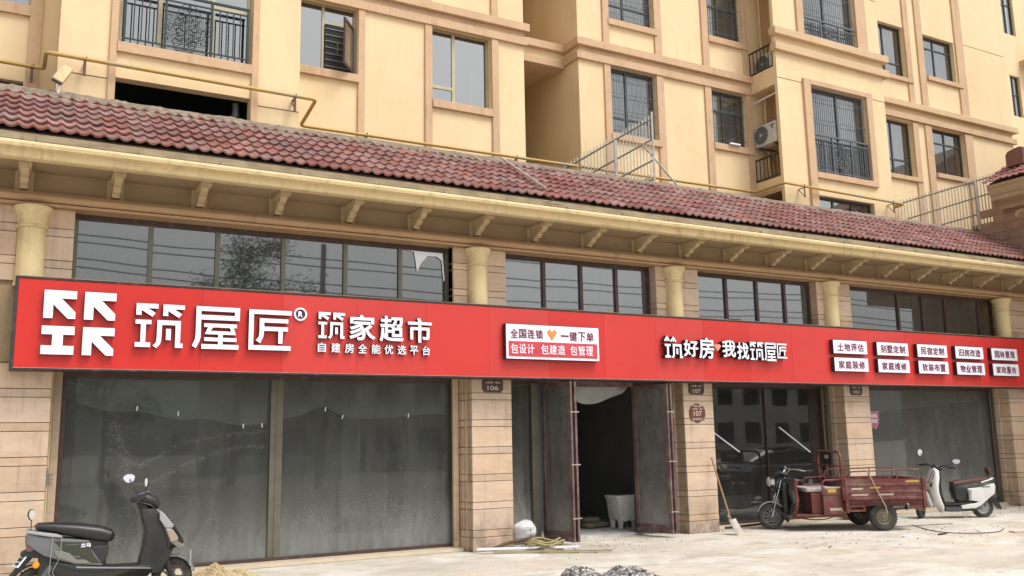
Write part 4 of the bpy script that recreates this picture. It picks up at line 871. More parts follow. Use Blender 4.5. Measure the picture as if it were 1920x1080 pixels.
railing(1.33, 3.47, Q - 0.06, 8.76, 9.80, ((1.38, 2.0, 4), (2.82, 3.42, 4)), m_iron, (1.36, 2.02, 2.80, 3.44), mesh_x=(2.04, 2.78))
railing(18.04, 20.13, Q + 0.0, 8.64, 9.68, ((18.06, 18.72, 6), (19.45, 20.11, 7)), m_gryiron, (18.73, 19.45, 20.11), mesh_x=(18.75, 19.43))
railing(17.97, 19.98, Q + 0.0, 12.40, 12.95, ((17.99, 18.63, 6), (19.32, 19.96, 6)), m_gryiron, (18.63, 19.32), mesh_x=(18.65, 19.30))
def side_rail(z0, z1):
    b_ = MB(); b_.box(16.86, 16.90, 16.11, 16.97, z1 - 0.03, z1); b_.box(16.86, 16.90, 16.11, 16.97, z0, z0 + 0.03); rl_ = ap(b_, 'railing', m_iron)
    for i in range(7): y = 16.13 + i * 0.135; q = MB(); q.box(16.872, 16.888, y - .008, y + .008, z0 + .03, z1 - .03); q.build('baluster', m_iron, rl_)
side_rail(8.44, 9.03); side_rail(11.36, 12.0)
# conduits in the niches
for z0, z1 in ((8.4, 10.86), (11.35, 13.9)):
    b_ = MB(); b_.tube([(17.3, 16.9, z0), (17.3, 16.9, z1)], 0.04, 10); ap(b_, 'drainpipe', m_corn, smooth=True)
b_ = MB(); b_.tube([(16.95, 16.95, 10.62), (16.95, 16.15, 10.66)], 0.02, 8); ap(b_, 'drainpipe', m_white)
b_ = MB(); b_.tube([(3.35, 16.35, 7.4), (3.35, 16.35, 8.1)], 0.06, 14); b_.tube([(3.35, 16.35, 7.84), (3.35, 16.35, 7.9)], 0.075, 14); ap(b_, 'drainpipe', m_gryiron, smooth=True)
# small things on sills
b_ = MB(); b_.box(15.95, 16.30, 16.86, 16.90, 9.34, 9.38); ap(b_, 'plaster_scrap', m_white)

# air conditioners
def air_con(loc, label):
    t = thing('air_conditioner', label, 'air conditioner', loc, math.radians(-90), 'air conditioners in the niches of the bay')
    m_ac = mat('aged_white_plastic', (0.60, 0.58, 0.52), 0.5, col2=(0.50, 0.47, 0.41), scale=4, dirt=(0.3, 0.26, 0.2), dscale=5); m_acd = mat('black_fan_guard', (0.05, 0.05, 0.05), 0.6)
    q = MB(); q.box(-0.40, 0.40, -0.14, 0.16, 0, 0.56); q.build('casing', m_ac, t, bevel=0.02, seg=2, smooth=True)
    q = MB(); q.lathe([(0.235, 0), (0.235, -0.012), (0.0, -0.012)], (-0.14, -0.141, 0.29), 'y', 28); q.build('fan_opening', m_acd, t)
    q = MB()
    for r in (0.06, 0.10, 0.14, 0.18, 0.215, 0.24): q.tube([(-0.14 + r * math.cos(a * PI / 14), -0.165, 0.29 + r * math.sin(a * PI / 14)) for a in range(28)], 0.004, 4, closed=True)
    for a in range(12): q.tube([(-0.14, -0.163, 0.29), (-0.14 + 0.24 * math.cos(a * PI / 6), -0.163, 0.29 + 0.24 * math.sin(a * PI / 6))], 0.004, 4)
    g = q.build('fan_guard', mat('grey_fan_guard', (0.35, 0.35, 0.33), 0.5), t); g['kind'] = 'stuff'
    for k in range(3):
        a = k * 2 * PI / 3; q = MB(); q.add([(-0.14 + 0.04 * math.cos(a), -0.155, 0.29 + 0.04 * math.sin(a)), (-0.14 + 0.2 * math.cos(a - .3), -0.158, 0.29 + 0.2 * math.sin(a - .3)), (-0.14 + 0.2 * math.cos(a + .5), -0.15, 0.29 + 0.2 * math.sin(a + .5))], [(0, 1, 2)]); q.build('fan_blade', m_gryiron, t, nofix=True)
    q = MB(); q.lathe([(0.04, 0), (0.035, -0.02), (0, -0.02)], (-0.14, -0.155, 0.29), 'y', 14); q.build('fan_hub', m_ac, t)
    q = MB(); q.prism([(0.17, 0.46), (0.34, 0.50), (0.34, 0.47), (0.27, 0.455), (0.28, 0.36), (0.24, 0.37), (0.24, 0.445)], 'y', -0.145, -0.141); q.build('badge', m_acd, t)
    for x in (-0.28, 0.28): q = MB(); q.box(x - .02, x + .02, -0.14, 0.5, -0.04, 0); q.tube([(x, -0.1, -0.02), (x, 0.45, -0.3)], 0.012, 6); q.build('support_bracket', m_gryiron, t)
air_con((17.05, 16.58, 9.37), 'white air conditioner with round fan mounted above the lower railing of the bay')
air_con((17.22, 16.55, 11.36), 'air conditioner standing behind the upper dark railing of the bay')

# far block to the right
fb = thing('apartment_building', 'farther cream apartment block seen past the right corner of the main block', 'apartment building', (34, 20, 0))
q = wall(28.6, 44, 0, 22, 20.0, [(33.75, 34.56, 17.5, 19.9), (33.8, 34.45, 14.06, 15.76), (36, 38, 14, 16), (36, 38, 17.5, 19.5)]); o = q.build('wall', m_wall, None, nofix=True); o.parent = fb; o.location = (-34, -20, 0)
for a, c, e, g in ((33.75, 34.56, 17.5, 19.9), (33.8, 34.45, 14.06, 15.76), (36, 38, 14, 16), (36, 38, 17.5, 19.5)):
    q = MB(); frame_bars(q, a, c, e, g, 20.1, 20.16, 0.05, ((a + c) / 2,), ((e + (g - e) * .55, a, c),)); o = q.build('window', m_dkf, None); o.parent = fb; o.location = (-34, -20, 0)
    pane(a, c, e, g, 20.14, g_apt2, o); q = MB(); q.box(a, c, 20.4, 20.41, e, g); q.build('curtain', m_curt, o)
q = MB(); q.box(34.55, 36.4, 19.3, 20, 16.25, 16.45); o = q.build('balcony_slab', m_trim, None); o.parent = fb; o.location = (-34, -20, 0)
q = MB(); q.box(34.58, 36.4, 19.32, 19.36, 17.2, 17.25)
for i in range(12): q.box(34.6 + i * .15, 34.62 + i * .15, 19.33, 19.35, 16.45, 17.2)
o = q.build('balcony_railing', m_iron, None); o.parent = fb; o.location = (-34, -20, 0); o['kind'] = 'stuff'

# ---------------------------------------------------------------- gas pipe
def free(mb, name, m, label, cat, group=None, kind=None, **k):
    o = mb.build(name, m, None, **k); return tag(o, label, cat, group, kind)
gas = thing('gas_pipe', 'long yellow gas pipe running along the apartment wall just above the tiled roof', 'gas pipe', (0.25, 15.86, 8.25)); GO = Vector((0.25, 15.86, 8.25))
def gp2(mb, name, m, **k): o = mb.build(name, m, gas, **k); o.location = -GO; return o
def rounded(pts, r=0.09, n=4):
    pts = [Vector(p) for p in pts]; out = [pts[0]]
    for i in range(1, len(pts) - 1):
        a, b_, c = pts[i - 1], pts[i], pts[i + 1]; da = (a - b_).normalized(); dc = (c - b_).normalized(); rr = min(r, (a - b_).length * .45, (c - b_).length * .45)
        p0, p1 = b_ + da * rr, b_ + dc * rr
        for k in range(n + 1): t_ = k / n; out.append(p0 * (1 - t_) ** 2 + b_ * 2 * t_ * (1 - t_) + p1 * t_ ** 2)
    out.append(pts[-1]); return out
q = MB(); q.tube(rounded([(-3, 16.83, 8.41), (0.20, 16.83, 8.37), (0.20, 15.82, 8.27), (4.70, 15.82, 8.23), (4.70, 16.83, 8.05), (16.70, 16.83, 8.12), (16.70, 15.82, 8.12), (21.15, 15.82, 8.06), (21.15, 16.83, 7.98), (24.0, 16.83, 7.95)]), 0.034, 12); gp2(q, 'pipe', m_pipe, smooth=True, ang=60)
for x, y, z_ in ((0.78, 15.82, 8.26), (4.30, 15.82, 8.23), (0.02, 16.83, 8.375), (6.05, 16.83, 8.06), (9.55, 16.83, 8.075), (13.2, 16.83, 8.09), (17.35, 15.82, 8.11), (20.7, 15.82, 8.065), (-2, 16.83, 8.4)):
    wy = y + 0.15
    q = MB(); q.tube([(x + .02, y - .045, z_ + .02), (x + .02, y, z_ + 0.05), (x + .02, y + .045, z_)], 0.008, 5)
    q.box(x - .025, x + .02, y - 0.03, y - 0.018, z_ - 0.30, z_ + 0.02); q.box(x - .02, x + .02, y - .03, wy + .02, z_ - 0.05, z_ - 0.038); q.tube([(x, y - .02, z_ - 0.28), (x, wy + .02, z_ - 0.06)], 0.01, 5)
    gp2(q, 'pipe_bracket', m_rust)
# ---------------------------------------------------------------- floodlight, loose rod on the roof
t = thing('floodlight', 'small cream floodlight on a short stick at the upper left edge of the roof', 'floodlight', (0.41, 15.75, 7.58))
q = MB(); q.tube([(0, 0, -0.05), (0.0, 0, 0.17)], 0.022, 8); q.build('stick', m_white, t)
q = MB(); q.T = Matrix.Translation((0.04, -0.03, 0.32)) @ Matrix.Rotation(math.radians(24), 4, 'Y') @ Matrix.Rotation(math.radians(-14), 4, 'X'); q.prism([(-0.085, -0.17), (0.085, -0.17), (0.10, 0.17), (-0.07, 0.17)], 'y', -0.05, 0.05); q.build('lamp_housing', m_corn, t, bevel=0.012, seg=2)
q = MB(); q.T = Matrix.Translation((0.04, -0.03, 0.32)) @ Matrix.Rotation(math.radians(24), 4, 'Y') @ Matrix.Rotation(math.radians(-14), 4, 'X'); q.box(-0.08, 0.08, -0.04, 0.04, -0.182, -0.172); q.build('lamp_glass', m_gryiron, t)
q = MB(); q.tube([(8.45, 15.55, 7.56), (8.31, 13.55, 6.37)], 0.022, 8); free(q, 'metal_tube', m_steel, 'pale metal tube lying down the slope of the tiled roof', 'metal tube', smooth=True)
q = MB(); q.tube(rounded([(8.31, 13.55, 6.37), (8.2, 13.4, 6.2), (8.4, 13.39, 6.12), (8.15, 13.4, 6.06), (8.5, 13.4, 6.05)], .08), 0.007, 5); free(q, 'wire', m_rust, 'rusty wire trailing from the lower end of the metal tube on the roof', 'wire')
# ---------------------------------------------------------------- spiked fences
def spiked(A, B, n, zb, zt, label, rails, posts, off=0.0, spike=0.12, far_post=True):
    A = Vector(A); B = Vector(B); L_ = (B - A).length
    t = thing('spiked_fence', label, 'fence', (A.x, A.y, 7.5), math.atan2((B - A).y, (B - A).x), 'spiked steel fences above the roof ridge')
    Z = lambda z_: z_ - 7.5
    for i in range(n):
        s = L_ * (i + .5) / n; top = zt(s)
        q = MB(); q.box(s - .011, s + .011, -.011, .011, Z(zb(s)), Z(top)); q.prism([(s - .016, Z(top)), (s + .016, Z(top)), (s + 0.02, Z(top) + .035), (s, Z(top) + spike), (s - .02, Z(top) + .035)], 'y', -.006, .006); q.build('picket', m_steel, t)
    for (sa, za, sb, zbb) in rails: q = MB(); q.tube([(sa, 0, Z(za)), (sb, 0, Z(zbb))], 0.022, 8); q.build('rail', m_steeld, t)
    for s, z0, z1 in posts: q = MB(); q.box(s - .025, s + .025, -.025, .025, Z(z0), Z(z1)); q.build('post', m_steel, t, bevel=.004)
    return t
f1 = spiked((10.87, 17.0 - .02), (12.65, 15.95), 27, lambda s: 7.62, lambda s: 8.02 + 0.565 * s, 'steel fence with spear points rising diagonally above the roof ridge, near the middle', [(-.0, 8.0, 2.07, 9.17), (.30, 7.72, 2.07, 8.68), (1.05, 7.66, 2.07, 8.18), (1.7, 7.60, 2.07, 7.73)], [(1.22, 7.6, 8.68), (2.09, 7.6, 9.35)])
q = MB(); q.tube([(12.43, 16.0, 8.55), (13.34, 15.88, 7.6)], 0.022, 8); o = q.build('brace', m_steel, f1); o.matrix_parent_inverse = (Matrix.Translation(f1.location) @ Matrix.Rotation(f1.rotation_euler.z, 4, 'Z')).inverted()
f2 = spiked((22.2, 16.97), (24.7, 15.2), 34, lambda s: 7.60 + max(0, (s - 2.2) * 0.18), lambda s: 8.40 + 0.265 * s, 'steel fence with spear points at the right end of the roof beside the corner pavilion', [(-.1, 8.38, 3.06, 9.22), (.38, 8.0, 3.06, 8.75), (1.24, 7.77, 3.06, 8.23), (2.2, 7.62, 3.06, 7.81)], [(-.1, 7.6, 8.45), (2.33, 7.6, 9.05), (3.07, 7.7, 9.2)])

# ---------------------------------------------------------------- corner pavilion at the right end
pv = thing('corner_pavilion', 'tile roofed corner pavilion with stone wall at the right end of the shop roof', 'pavilion', (24.1, 14, 0)); PO = Vector((24.1, 14, 0))
def pp(mb, name, m, par=None, **k):
    o = mb.build(name, m, par or pv, **k)
    if not par: o.location = -PO
    return o
q = MB(); q.box(24.13, 30, 9.5, 15.0, 5.97, 8.1); q.box(26.2, 30, 9.5, 14.6, 0, 5.97); q.box(24.13, 30, 15.0, 15.9, 5.97, 7.75); wl = pp(q, 'wall', m_shop)
m_pst = mat('brownish_pavilion_stone', (0.36, 0.22, 0.165), 0.8, col2=(0.27, 0.17, 0.125), scale=3, amt=.8, bump=.2, rand=.1, dirt=(0.18, 0.13, 0.1), dscale=4)
for r_ in range(9):
    z0 = 6.2 + r_ * 0.24; yy = 9.6 + (r_ % 2) * 0.35
    while yy < 15.85:
        y2 = min(yy + 0.7, 15.88); q = MB(); q.box(24.10, 24.128, yy + .004, y2 - .004, z0 + .004, z0 + .236)
        if not (yy > 14.9 and z0 > 7.5): o = pp(q, 'stone', m_pst, wl, bevel=.004); o.location = Vector((0, 0, 0))
        yy = y2
q = MB(); q.prism([(24.13, 7.98), (23.95, 7.98), (23.93, 8.06), (23.88, 8.10), (23.60, 8.17), (23.56, 8.19), (23.55, 8.30), (23.50, 8.33), (23.47, 8.40), (23.46, 8.50), (23.42, 8.53), (23.42, 8.60), (24.13, 8.60)], 'y', 9.5, 14.85)
pp(q, 'cornice', mat('weathered_tan_cornice', (0.46, 0.34, 0.21), 0.85, col2=(0.36, 0.27, 0.17), scale=3, bump=.2, dirt=(0.22, 0.17, 0.12), dscale=4))
q = MB(); q.prism([(23.44, 8.602), (30, 12.2), (30, 8.602)], 'y', 9.5, 14.86); pr_ = pp(q, 'roof', m_mortar)
a2 = math.atan2(3.6, 6.56)
for i in range(11):
    for r_ in range(5):
        M = Matrix.Translation((23.36, 14.93 - i * TW + rnd.gauss(0, .004), 8.68 + rnd.gauss(0, .004))) @ Matrix.Rotation(-PI / 2, 4, 'Z') @ Matrix.Rotation(a2, 4, 'X') @ Matrix.Translation((0, r_ * TE, 0.015)) @ Matrix.Rotation(-0.045 + rnd.gauss(0, .006), 4, 'X')
        o = bpy.data.objects.new('roof_tile', me_tile if False else bpy.data.meshes['roof_tile']); C.objects.link(o); o.parent = pr_; o.matrix_local = M
q = MB(); q.prism([(14.62, 9.15), (14.12, 9.15), (14.10, 9.62), (14.22, 9.66), (14.55, 9.60), (14.62, 9.50)], 'x', 24.05, 24.5); pp(q, 'ridge_end_block', mat('dark_red_ridge_block', (0.24, 0.11, 0.085), 0.9, col2=(0.15, 0.075, 0.06), scale=6, bump=.6), bevel=.02)
for i in range(3):
    q = MB(); pts = [(24.10 - 0.0, 14.35 - i * 1.2 + dy, zz) for dy, zz in ((0.12, 7.7), (0.16, 7.78), (0.10, 7.86), (0.0, 7.88), (-.1, 7.84), (-.12, 7.76))]; q.tube(pts, 0.05, 8); pp(q, 'scroll_bracket', m_brk, smooth=True)

# ---------------------------------------------------------------- wheels and vehicle helpers
m_rub = mat('black_tyre_rubber', (0.022, 0.021, 0.02), 0.85, col2=(0.05, 0.045, 0.04), scale=9, amt=.7, bump=.5, bscale=60, obj_coords=True, dirt=(0.13, 0.115, 0.09), dscale=3.5, dpos=(.5, .75), damt=.6)
m_blk = mat('black_plastic', (0.018, 0.018, 0.019), 0.45, col2=(0.03, 0.03, 0.03), scale=5, dirt=(0.10, 0.095, 0.085), dscale=3, dpos=(.55, .85), damt=.4)
m_blkg = mat('glossy_black_panel', (0.012, 0.013, 0.013), 0.18, coat=.5)
m_chr = mat('chrome', (0.62, 0.62, 0.62), 0.18, 1.0)
m_silver = mat('silver_grey_panel', (0.38, 0.385, 0.39), 0.3, 0.5, coat=.3)
m_rimg = mat('grey_alloy_rim', (0.16, 0.155, 0.15), 0.5, 0.6, dirt=(0.14, 0.11, 0.08), dscale=9)
m_mirror = mat('mirror_glass', (0.85, 0.86, 0.88), 0.04, 1.0)
m_oliv = mat('dark_green_brown_panel', (0.045, 0.05, 0.035), 0.35)
def wheel(par, loc, r, wd, spokes=8, rim=None, steer=0, rimr=0.62, name='wheel', disc=False):
    rim = rim or m_rimg
    q = MB(); pr = []
    for k in range(15):
        a = PI * k / 14; pr.append((r - (r * (1 - rimr)) * 0.5 + (r * (1 - rimr)) * 0.5 * math.sin(a) ** 0.8, -wd / 2 * math.cos(a)))
    pr = [(r * rimr, -wd * .42)] + pr + [(r * rimr, wd * .42)]
    pr.append(pr[0]); q.lathe(pr, (0, 0, 0), 'y', 40)
    for k in range(32):
        a = 2 * PI * k / 32
        for sd_ in (-1, 1): q.T = Matrix.Rotation(a, 4, 'Y'); q.box(r - 0.012, r + 0.003, sd_ * wd * .12, sd_ * wd * .36, -0.012, 0.010)
    q.T = Matrix.Identity(4); w_ = q.build(name, m_rub, par, smooth=True, ang=40)
    w_.location = loc; w_.rotation_euler = (0, 0, steer)
    q = MB(); q.lathe([(r * rimr + .004, -wd * .36), (r * rimr - .015, -wd * .30), (r * rimr - .02, wd * .30), (r * rimr + .004, wd * .36), (r * rimr + .006, 0), (r * rimr + .004, -wd * .36)], (0, 0, 0), 'y', 36)
    q.lathe([(0.001, -wd * .34), (0.045, -wd * .34), (0.055, -wd * .2), (0.055, wd * .2), (0.045, wd * .34), (0.001, wd * .34)], (0, 0, 0), 'y', 20)
    if disc: q.lathe([(0.05, -wd * .2), (r * rimr * .55, -wd * .26), (r * rimr * .8, -wd * .12), (r * rimr - .01, -wd * .2)], (0, 0, 0), 'y', 30); q.lathe([(0.05, wd * .2), (r * rimr * .55, wd * .26), (r * rimr * .8, wd * .12), (r * rimr - .01, wd * .2)], (0, 0, 0), 'y', 30)
    for k in range(spokes):
        q.T = Matrix.Rotation(2 * PI * k / spokes, 4, 'Y'); q.add([(0.04, -.018, -.016), (0.04, .018, -.016), (0.04, .018, .016), (0.04, -.018, .016), (r * rimr - .01, -.012, -.011), (r * rimr - .01, .012, -.011), (r * rimr - .01, .012, .011), (r * rimr - .01, -.012, .011)], [(0, 1, 2, 3), (4, 7, 6, 5), (0, 4, 5, 1), (1, 5, 6, 2), (2, 6, 7, 3), (3, 7, 4, 0)])
    q.T = Matrix.Identity(4); q.build('rim', rim, w_, smooth=True, ang=40)
    return w_
def part(mb, name, m, t, **k): return mb.build(name, m, t, **k)
def mirror(par, base, tip, w_, h, yaw, mface=None, rx=0.0, name='mirror'):
    q = MB(); q.tube(rounded([base, (Vector(base) + Vector(tip)) / 2 + Vector((0, 0, -0.02)), tip], .1), 0.006, 6); s_ = part(q, 'mirror_stalk', m_blk, par)
    q = MB(); ov = [(0.5 * w_ * math.cos(a) * (1.0 if math.sin(a) > 0 else 0.85), 0.5 * h * math.sin(a)) for a in [2 * PI * k / 18 for k in range(18)]]; q.prism(ov, 'x', -0.022, 0.004); o = part(q, name, m_blk, par, bevel=.006, smooth=True)
    o.location = tip; o.rotation_euler = (0, rx, yaw)
    q = MB(); q.prism([(p[0] * .88, p[1] * .88) for p in ov], 'x', 0.005, 0.008); q.build('mirror_face', mface or m_mirror, o)
    q = MB()
    return o

# ---------------------------------------------------------------- cargo tricycle
m_tri = mat('dusty_maroon_paint', (0.17, 0.03, 0.03), 0.42, col2=(0.09, 0.018, 0.018), scale=3, amt=.6, obj_coords=True, dirt=(0.30, 0.19, 0.16), dscale=3.5, dpos=(.45, .75), damt=.7, coat=.2)
m_tri2 = mat('worn_maroon_paint', (0.15, 0.03, 0.027), 0.6, col2=(0.10, 0.03, 0.025), scale=5, amt=.8, dirt=(0.28, 0.19, 0.15), dscale=4, dpos=(.48, .75), damt=.8)
m_tape = mat('pale_sticker', (0.62, 0.50, 0.42), 0.5); m_ytape = mat('yellow_sticker', (0.60, 0.42, 0.06), 0.5)
ang = math.atan2(0.497, -0.868)
T = thing('cargo_tricycle', 'dusty maroon electric cargo tricycle with open bed parked before the shop window', 'tricycle', (15.58, 13.08, 0), ang)
HW = 0.72
for y in (-0.64, 0.64): wheel(T, (0, y, 0.27), 0.27, 0.13, 5, mat('khaki_steel_rim', (0.20, 0.175, 0.12), .55, .4), rimr=.55, disc=True)
wheel(T, (2.03, 0, 0.26), 0.26, 0.10, 10, rimr=.68)
# bed
q = MB(); q.box(-0.82, 0.70, -HW, HW, 0.56, 0.60); q.box(-0.80, 0.72, -0.30, -0.22, 0.44, 0.56); q.box(-0.80, 0.72, 0.22, 0.30, 0.44, 0.56); q.box(-0.82, 0.72, HW - .05, HW, 0.49, 0.559); q.box(-0.82, 0.72, -HW, -HW + .05, 0.49, 0.559); part(q, 'bed_floor', m_tri2, T, bevel=.004)
for s in (-1, 1):
    q = MB(); pts = [(0.60, 0), (0.70, 0), (0.72, .02), (0.72, .02)]
    prof_ = [(0.50, 0.0), (0.60, 0.0), (0.61, .018), (0.645, .018), (0.655, 0), (0.72, 0), (0.73, .018), (0.765, .018), (0.775, 0), (0.86, 0), (0.87, .018), (0.905, .018), (0.915, 0), (1.0, 0), (1.0, -.03), (0.50, -.03)]
    q.prism([(s * (HW + p[1]), p[0]) for p in prof_], 'x', -0.82, 0.70); part(q, 'bed_side', m_tri, T)
    q = MB(); q.tube(rounded([(-0.79, s * HW, 0.99), (-0.79, s * HW, 1.18), (0.63, s * HW, 1.15), (0.66, s * HW, 0.99)], .10, 5), 0.014, 8); q.tube([(-0.30, s * HW, 1.0), (-0.30, s * HW, 1.165)], 0.012, 6); q.tube([(0.25, s * HW, 1.0), (0.25, s * HW, 1.155)], 0.012, 6); part(q, 'bed_rail', m_tri2, T, smooth=True)
    q = MB(); q.box(-0.85, -0.78, s * HW - .02, s * HW + .03, 0.44, 1.02); q.box(0.68, 0.74, s * HW - .02, s * HW + .03, 0.36, 1.02); part(q, 'corner_post', m_tri, T, bevel=.005)
    q = MB(); q.prism([(-0.80, .49), (-0.45, .49), (-0.62, .40), (-0.80, .36)], 'y', s * (HW - .03), s * (HW - .01)); part(q, 'gusset', m_tri2, T)
    q = MB(); frame_bars(q, 0.36, 0.68, 0.38, 0.50, s * HW - .02, s * HW, .035); part(q, 'side_bracket', m_tri2, T)
    q = MB(); q.tube([(-.25, s * .45, .30), (0, s * .45, .36), (.25, s * .45, .30)], .012, 6); q.box(-.35, .35, s * .44, s * .47, .37, .40); part(q, 'leaf_spring', m_rust, T)
q = MB(); q.box(-0.82, -0.79, -HW, HW, 0.56, 1.0); part(q, 'tailgate', m_tri, T, bevel=.004)
q = MB(); q.box(0.68, 0.71, -HW, HW, 0.56, 1.02); part(q, 'front_panel', m_tri, T, bevel=.004)
q = MB(); q.tube([(0, -.55, .27), (0, .55, .27)], .04, 10); q.lathe([(.001, -.14), (.10, -.12), (.12, -.02), (.12, .06), (.09, .14), (.001, .15)], (0, .1, .27), 'y', 18); part(q, 'rear_axle', m_rust, T, smooth=True)
# chassis, floor, seat box
q = MB(); q.box(0.7, 1.66, -0.42, -0.36, .27, .33); q.box(0.7, 1.66, .36, .42, .27, .33); q.box(-.1, .7, -.3, -.24, .35, .42); q.box(-.1, .7, .24, .3, .35, .42); q.tube(rounded([(1.5, 0, .22), (1.2, .1, .18), (.9, .15, .2), (.7, .1, .3)], .1), .012, 6); part(q, 'chassis', m_tri2, T)
q = MB(); q.box(0.72, 1.68, -0.58, 0.58, .29, .325); part(q, 'footboard', m_tri2, T, bevel=.006)
q = MB(); q.box(0.78, 1.34, -0.44, 0.50, .325, .74); q.box(0.76, 1.14, .50, .62, .325, .70); part(q, 'seat_box', m_tri, T, bevel=.012, seg=2)
q = MB(); q.box(0.79, 1.43, -0.46, 0.50, .755, .835); part(q, 'seat', mat('grey_white_worn_seat', (0.50, 0.44, 0.42), .7, col2=(0.34, .29, .28), scale=5, dirt=(.2, .16, .15), dscale=6), T, bevel=.03, seg=3, smooth=True)
for s in (-1, 1):
    q = MB(); q.box(0.74, 1.16, s * .62 - .02, s * .62 + .02, .70, .86); part(q, 'armrest_panel', m_tri, T, bevel=.01)
    q = MB(); q.tube(rounded([(1.14, s * .62, .70), (1.15, s * .62, .99), (0.74, s * .62, 1.0)], .10, 5), .018, 8); part(q, 'armrest', m_tri, T, smooth=True)
q = MB(); q.tube(rounded([(0.76, -.72, .60), (0.78, -.72, 1.54), (0.78, .70, 1.54), (0.76, .72, .60)], .16, 6), .028, 10); q.tube([(.775, -.70, 1.26), (.775, .70, 1.26)], .014, 8); q.tube(rounded([(.775, -.68, 1.22), (.775, -.3, .96), (.775, .2, .93), (.775, .68, 1.2)], .15, 5), .01, 8); part(q, 'cab_hoop', m_tri, T, smooth=True)
q = MB(); q.box(.765, .785, -.34, .20, 1.28, 1.51); part(q, 'hoop_plate', m_blk, T, bevel=.01); q = MB(); q.box(.788, .792, -.20, .04, 1.40, 1.47); part(q, 'hoop_badge', m_tape, T)
# front: leg shield, fork, handlebar, light, fender
q = MB()
q.prism([(1.66, .29), (1.74, .29), (1.70, .42), (1.66, .55), (1.72, .75), (1.70, .92), (1.62, 1.0), (1.55, 1.02), (1.60, .92), (1.66, .8), (1.62, .55), (1.60, .40)], 'y', -.30, .30); part(q, 'leg_shield', m_blk, T, bevel=.012, seg=2)
for s in (-1, 1):
    q = MB(); q.prism([(1.54, 1.0), (1.62, 1.02), (1.66, .9), (1.62, .62), (1.66, .45), (1.70, .33), (1.62, .33), (1.58, .45), (1.55, .60), (1.59, .85)], 'y', s * .38, s * .42); part(q, 'shield_wing', m_tri, T, bevel=.01)
    q = MB(); q.tube(rounded([(1.50, s * .42, .99), (1.62, s * .45, .98), (1.62, s * .45, .40), (1.70, s * .42, .32)], .08, 4), .013, 7); part(q, 'guard_tube', m_tri, T, smooth=True)
q = MB(); q.box(1.72, 1.80, -.16, .16, .34, .92); 
for k in range(6): q.box(1.795, 1.815, -.14, .14, .42 + k * .07, .45 + k * .07)
part(q, 'front_grille', m_blk, T, bevel=.006)
q = MB()
for s in (-1, 1): q.tube([(2.03, s * .085, .26), (1.86, s * .085, .78)], .017, 8); q.tube([(1.86, s * .085, .78), (1.80, s * .085, 1.0)], .024, 8)
part(q, 'fork', m_chr, T, smooth=True)
q = MB(); q.box(1.76, 1.90, -.11, .11, .80, .83); q.box(1.75, 1.87, -.11, .11, .98, 1.01); q.tube([(1.88, 0, .62), (1.74, 0, 1.06)], .03, 10); part(q, 'fork_yoke', m_blk, T)
q = MB()
for k in range(9): a = math.radians(8 + k * 17); q.v  # fender arc below
arcp = [(2.03 + .30 * math.cos(math.radians(a)), .26 + .30 * math.sin(math.radians(a))) for a in range(20, 175, 14)]
q.prism(arcp + [(2.03 + .285 * math.cos(math.radians(a)), .26 + .285 * math.sin(math.radians(a))) for a in range(174, 19, -14)], 'y', -.065, .065); part(q, 'front_fender', m_silver, T)
q = MB(); q.lathe([(.0, .09), (.05, .085), (.085, .03), (.095, -.02), (.10, -.03)], (1.97, 0, .95), 'x', 22); q.T = Matrix.Identity(4); part(q, 'headlight', m_chr, T, smooth=True)
q = MB(); q.lathe([(0, .0), (.09, -.0)], (1.975 - .03, 0, .95), 'x', 22); q = MB(); q.lathe([(.0, .012), (.06, .008), (.095, -.004)], (2.062, 0, .95), 'x', 22)
q = MB(); q.lathe([(0, .03), (.05, .025), (.09, .0), (.1, -.02)], (2.05, 0, .95), 'x', 24); part(q, 'headlight_lens', mat('headlight_lens', (0.6, 0.6, 0.58), .1, .3), T, smooth=True)
q = MB(); q.lathe([(0, .02), (.04, .015), (.05, -.03), (.03, -.05)], (1.99, 0, .78), 'x', 16); part(q, 'horn', m_blk, T)
q = MB(); q.tube(rounded([(1.25, .38, 1.17), (1.42, .36, 1.17), (1.62, .20, 1.22), (1.72, .08, 1.08), (1.72, -.08, 1.08), (1.62, -.20, 1.22), (1.42, -.36, 1.17), (1.25, -.38, 1.17)], .08, 4), .013, 8); part(q, 'handlebar', m_chr, T, smooth=True)
for s in (-1, 1):
    q = MB(); q.tube([(1.24, s * .38, 1.17), (1.38, s * .364, 1.17)], .019, 10); part(q, 'grip', m_blk, T)
    q = MB(); q.tube([(1.40, s * .36, 1.18), (1.30, s * .42, 1.13)], .006, 6); part(q, 'brake_lever', m_blk, T)
q = MB(); q.sweep([(1.62, 1.04, .02, .02), (1.68, 1.08, .09, .035), (1.82, 1.13, .11, .05), (1.92, 1.10, .07, .03), (1.95, 1.08, .02, .01)], 14); part(q, 'instrument_hood', m_blk, T, smooth=True)
q = MB(); q.tube([(1.72, .05, 1.1), (1.69, .1, 1.22), (1.72, .1, 1.26)], .008, 6); part(q, 'switch_stalk', m_chr, T)
for k in range(5): q = MB(); q.tube(rounded([(1.80, -.1 + k * .05, 1.0), (1.88 + .02 * k, -.08 + k * .04, .75), (1.76, -.05 + .03 * k, .5), (1.72, 0, .38)], .1), .006, 5); part(q, 'cable', m_blk, T)
q = MB(); q.tube(rounded([(1.95, .1, .4), (1.80, .14, .3), (1.72, .12, .16)], .1), .03, 8); part(q, 'mud_flap', m_rub, T)
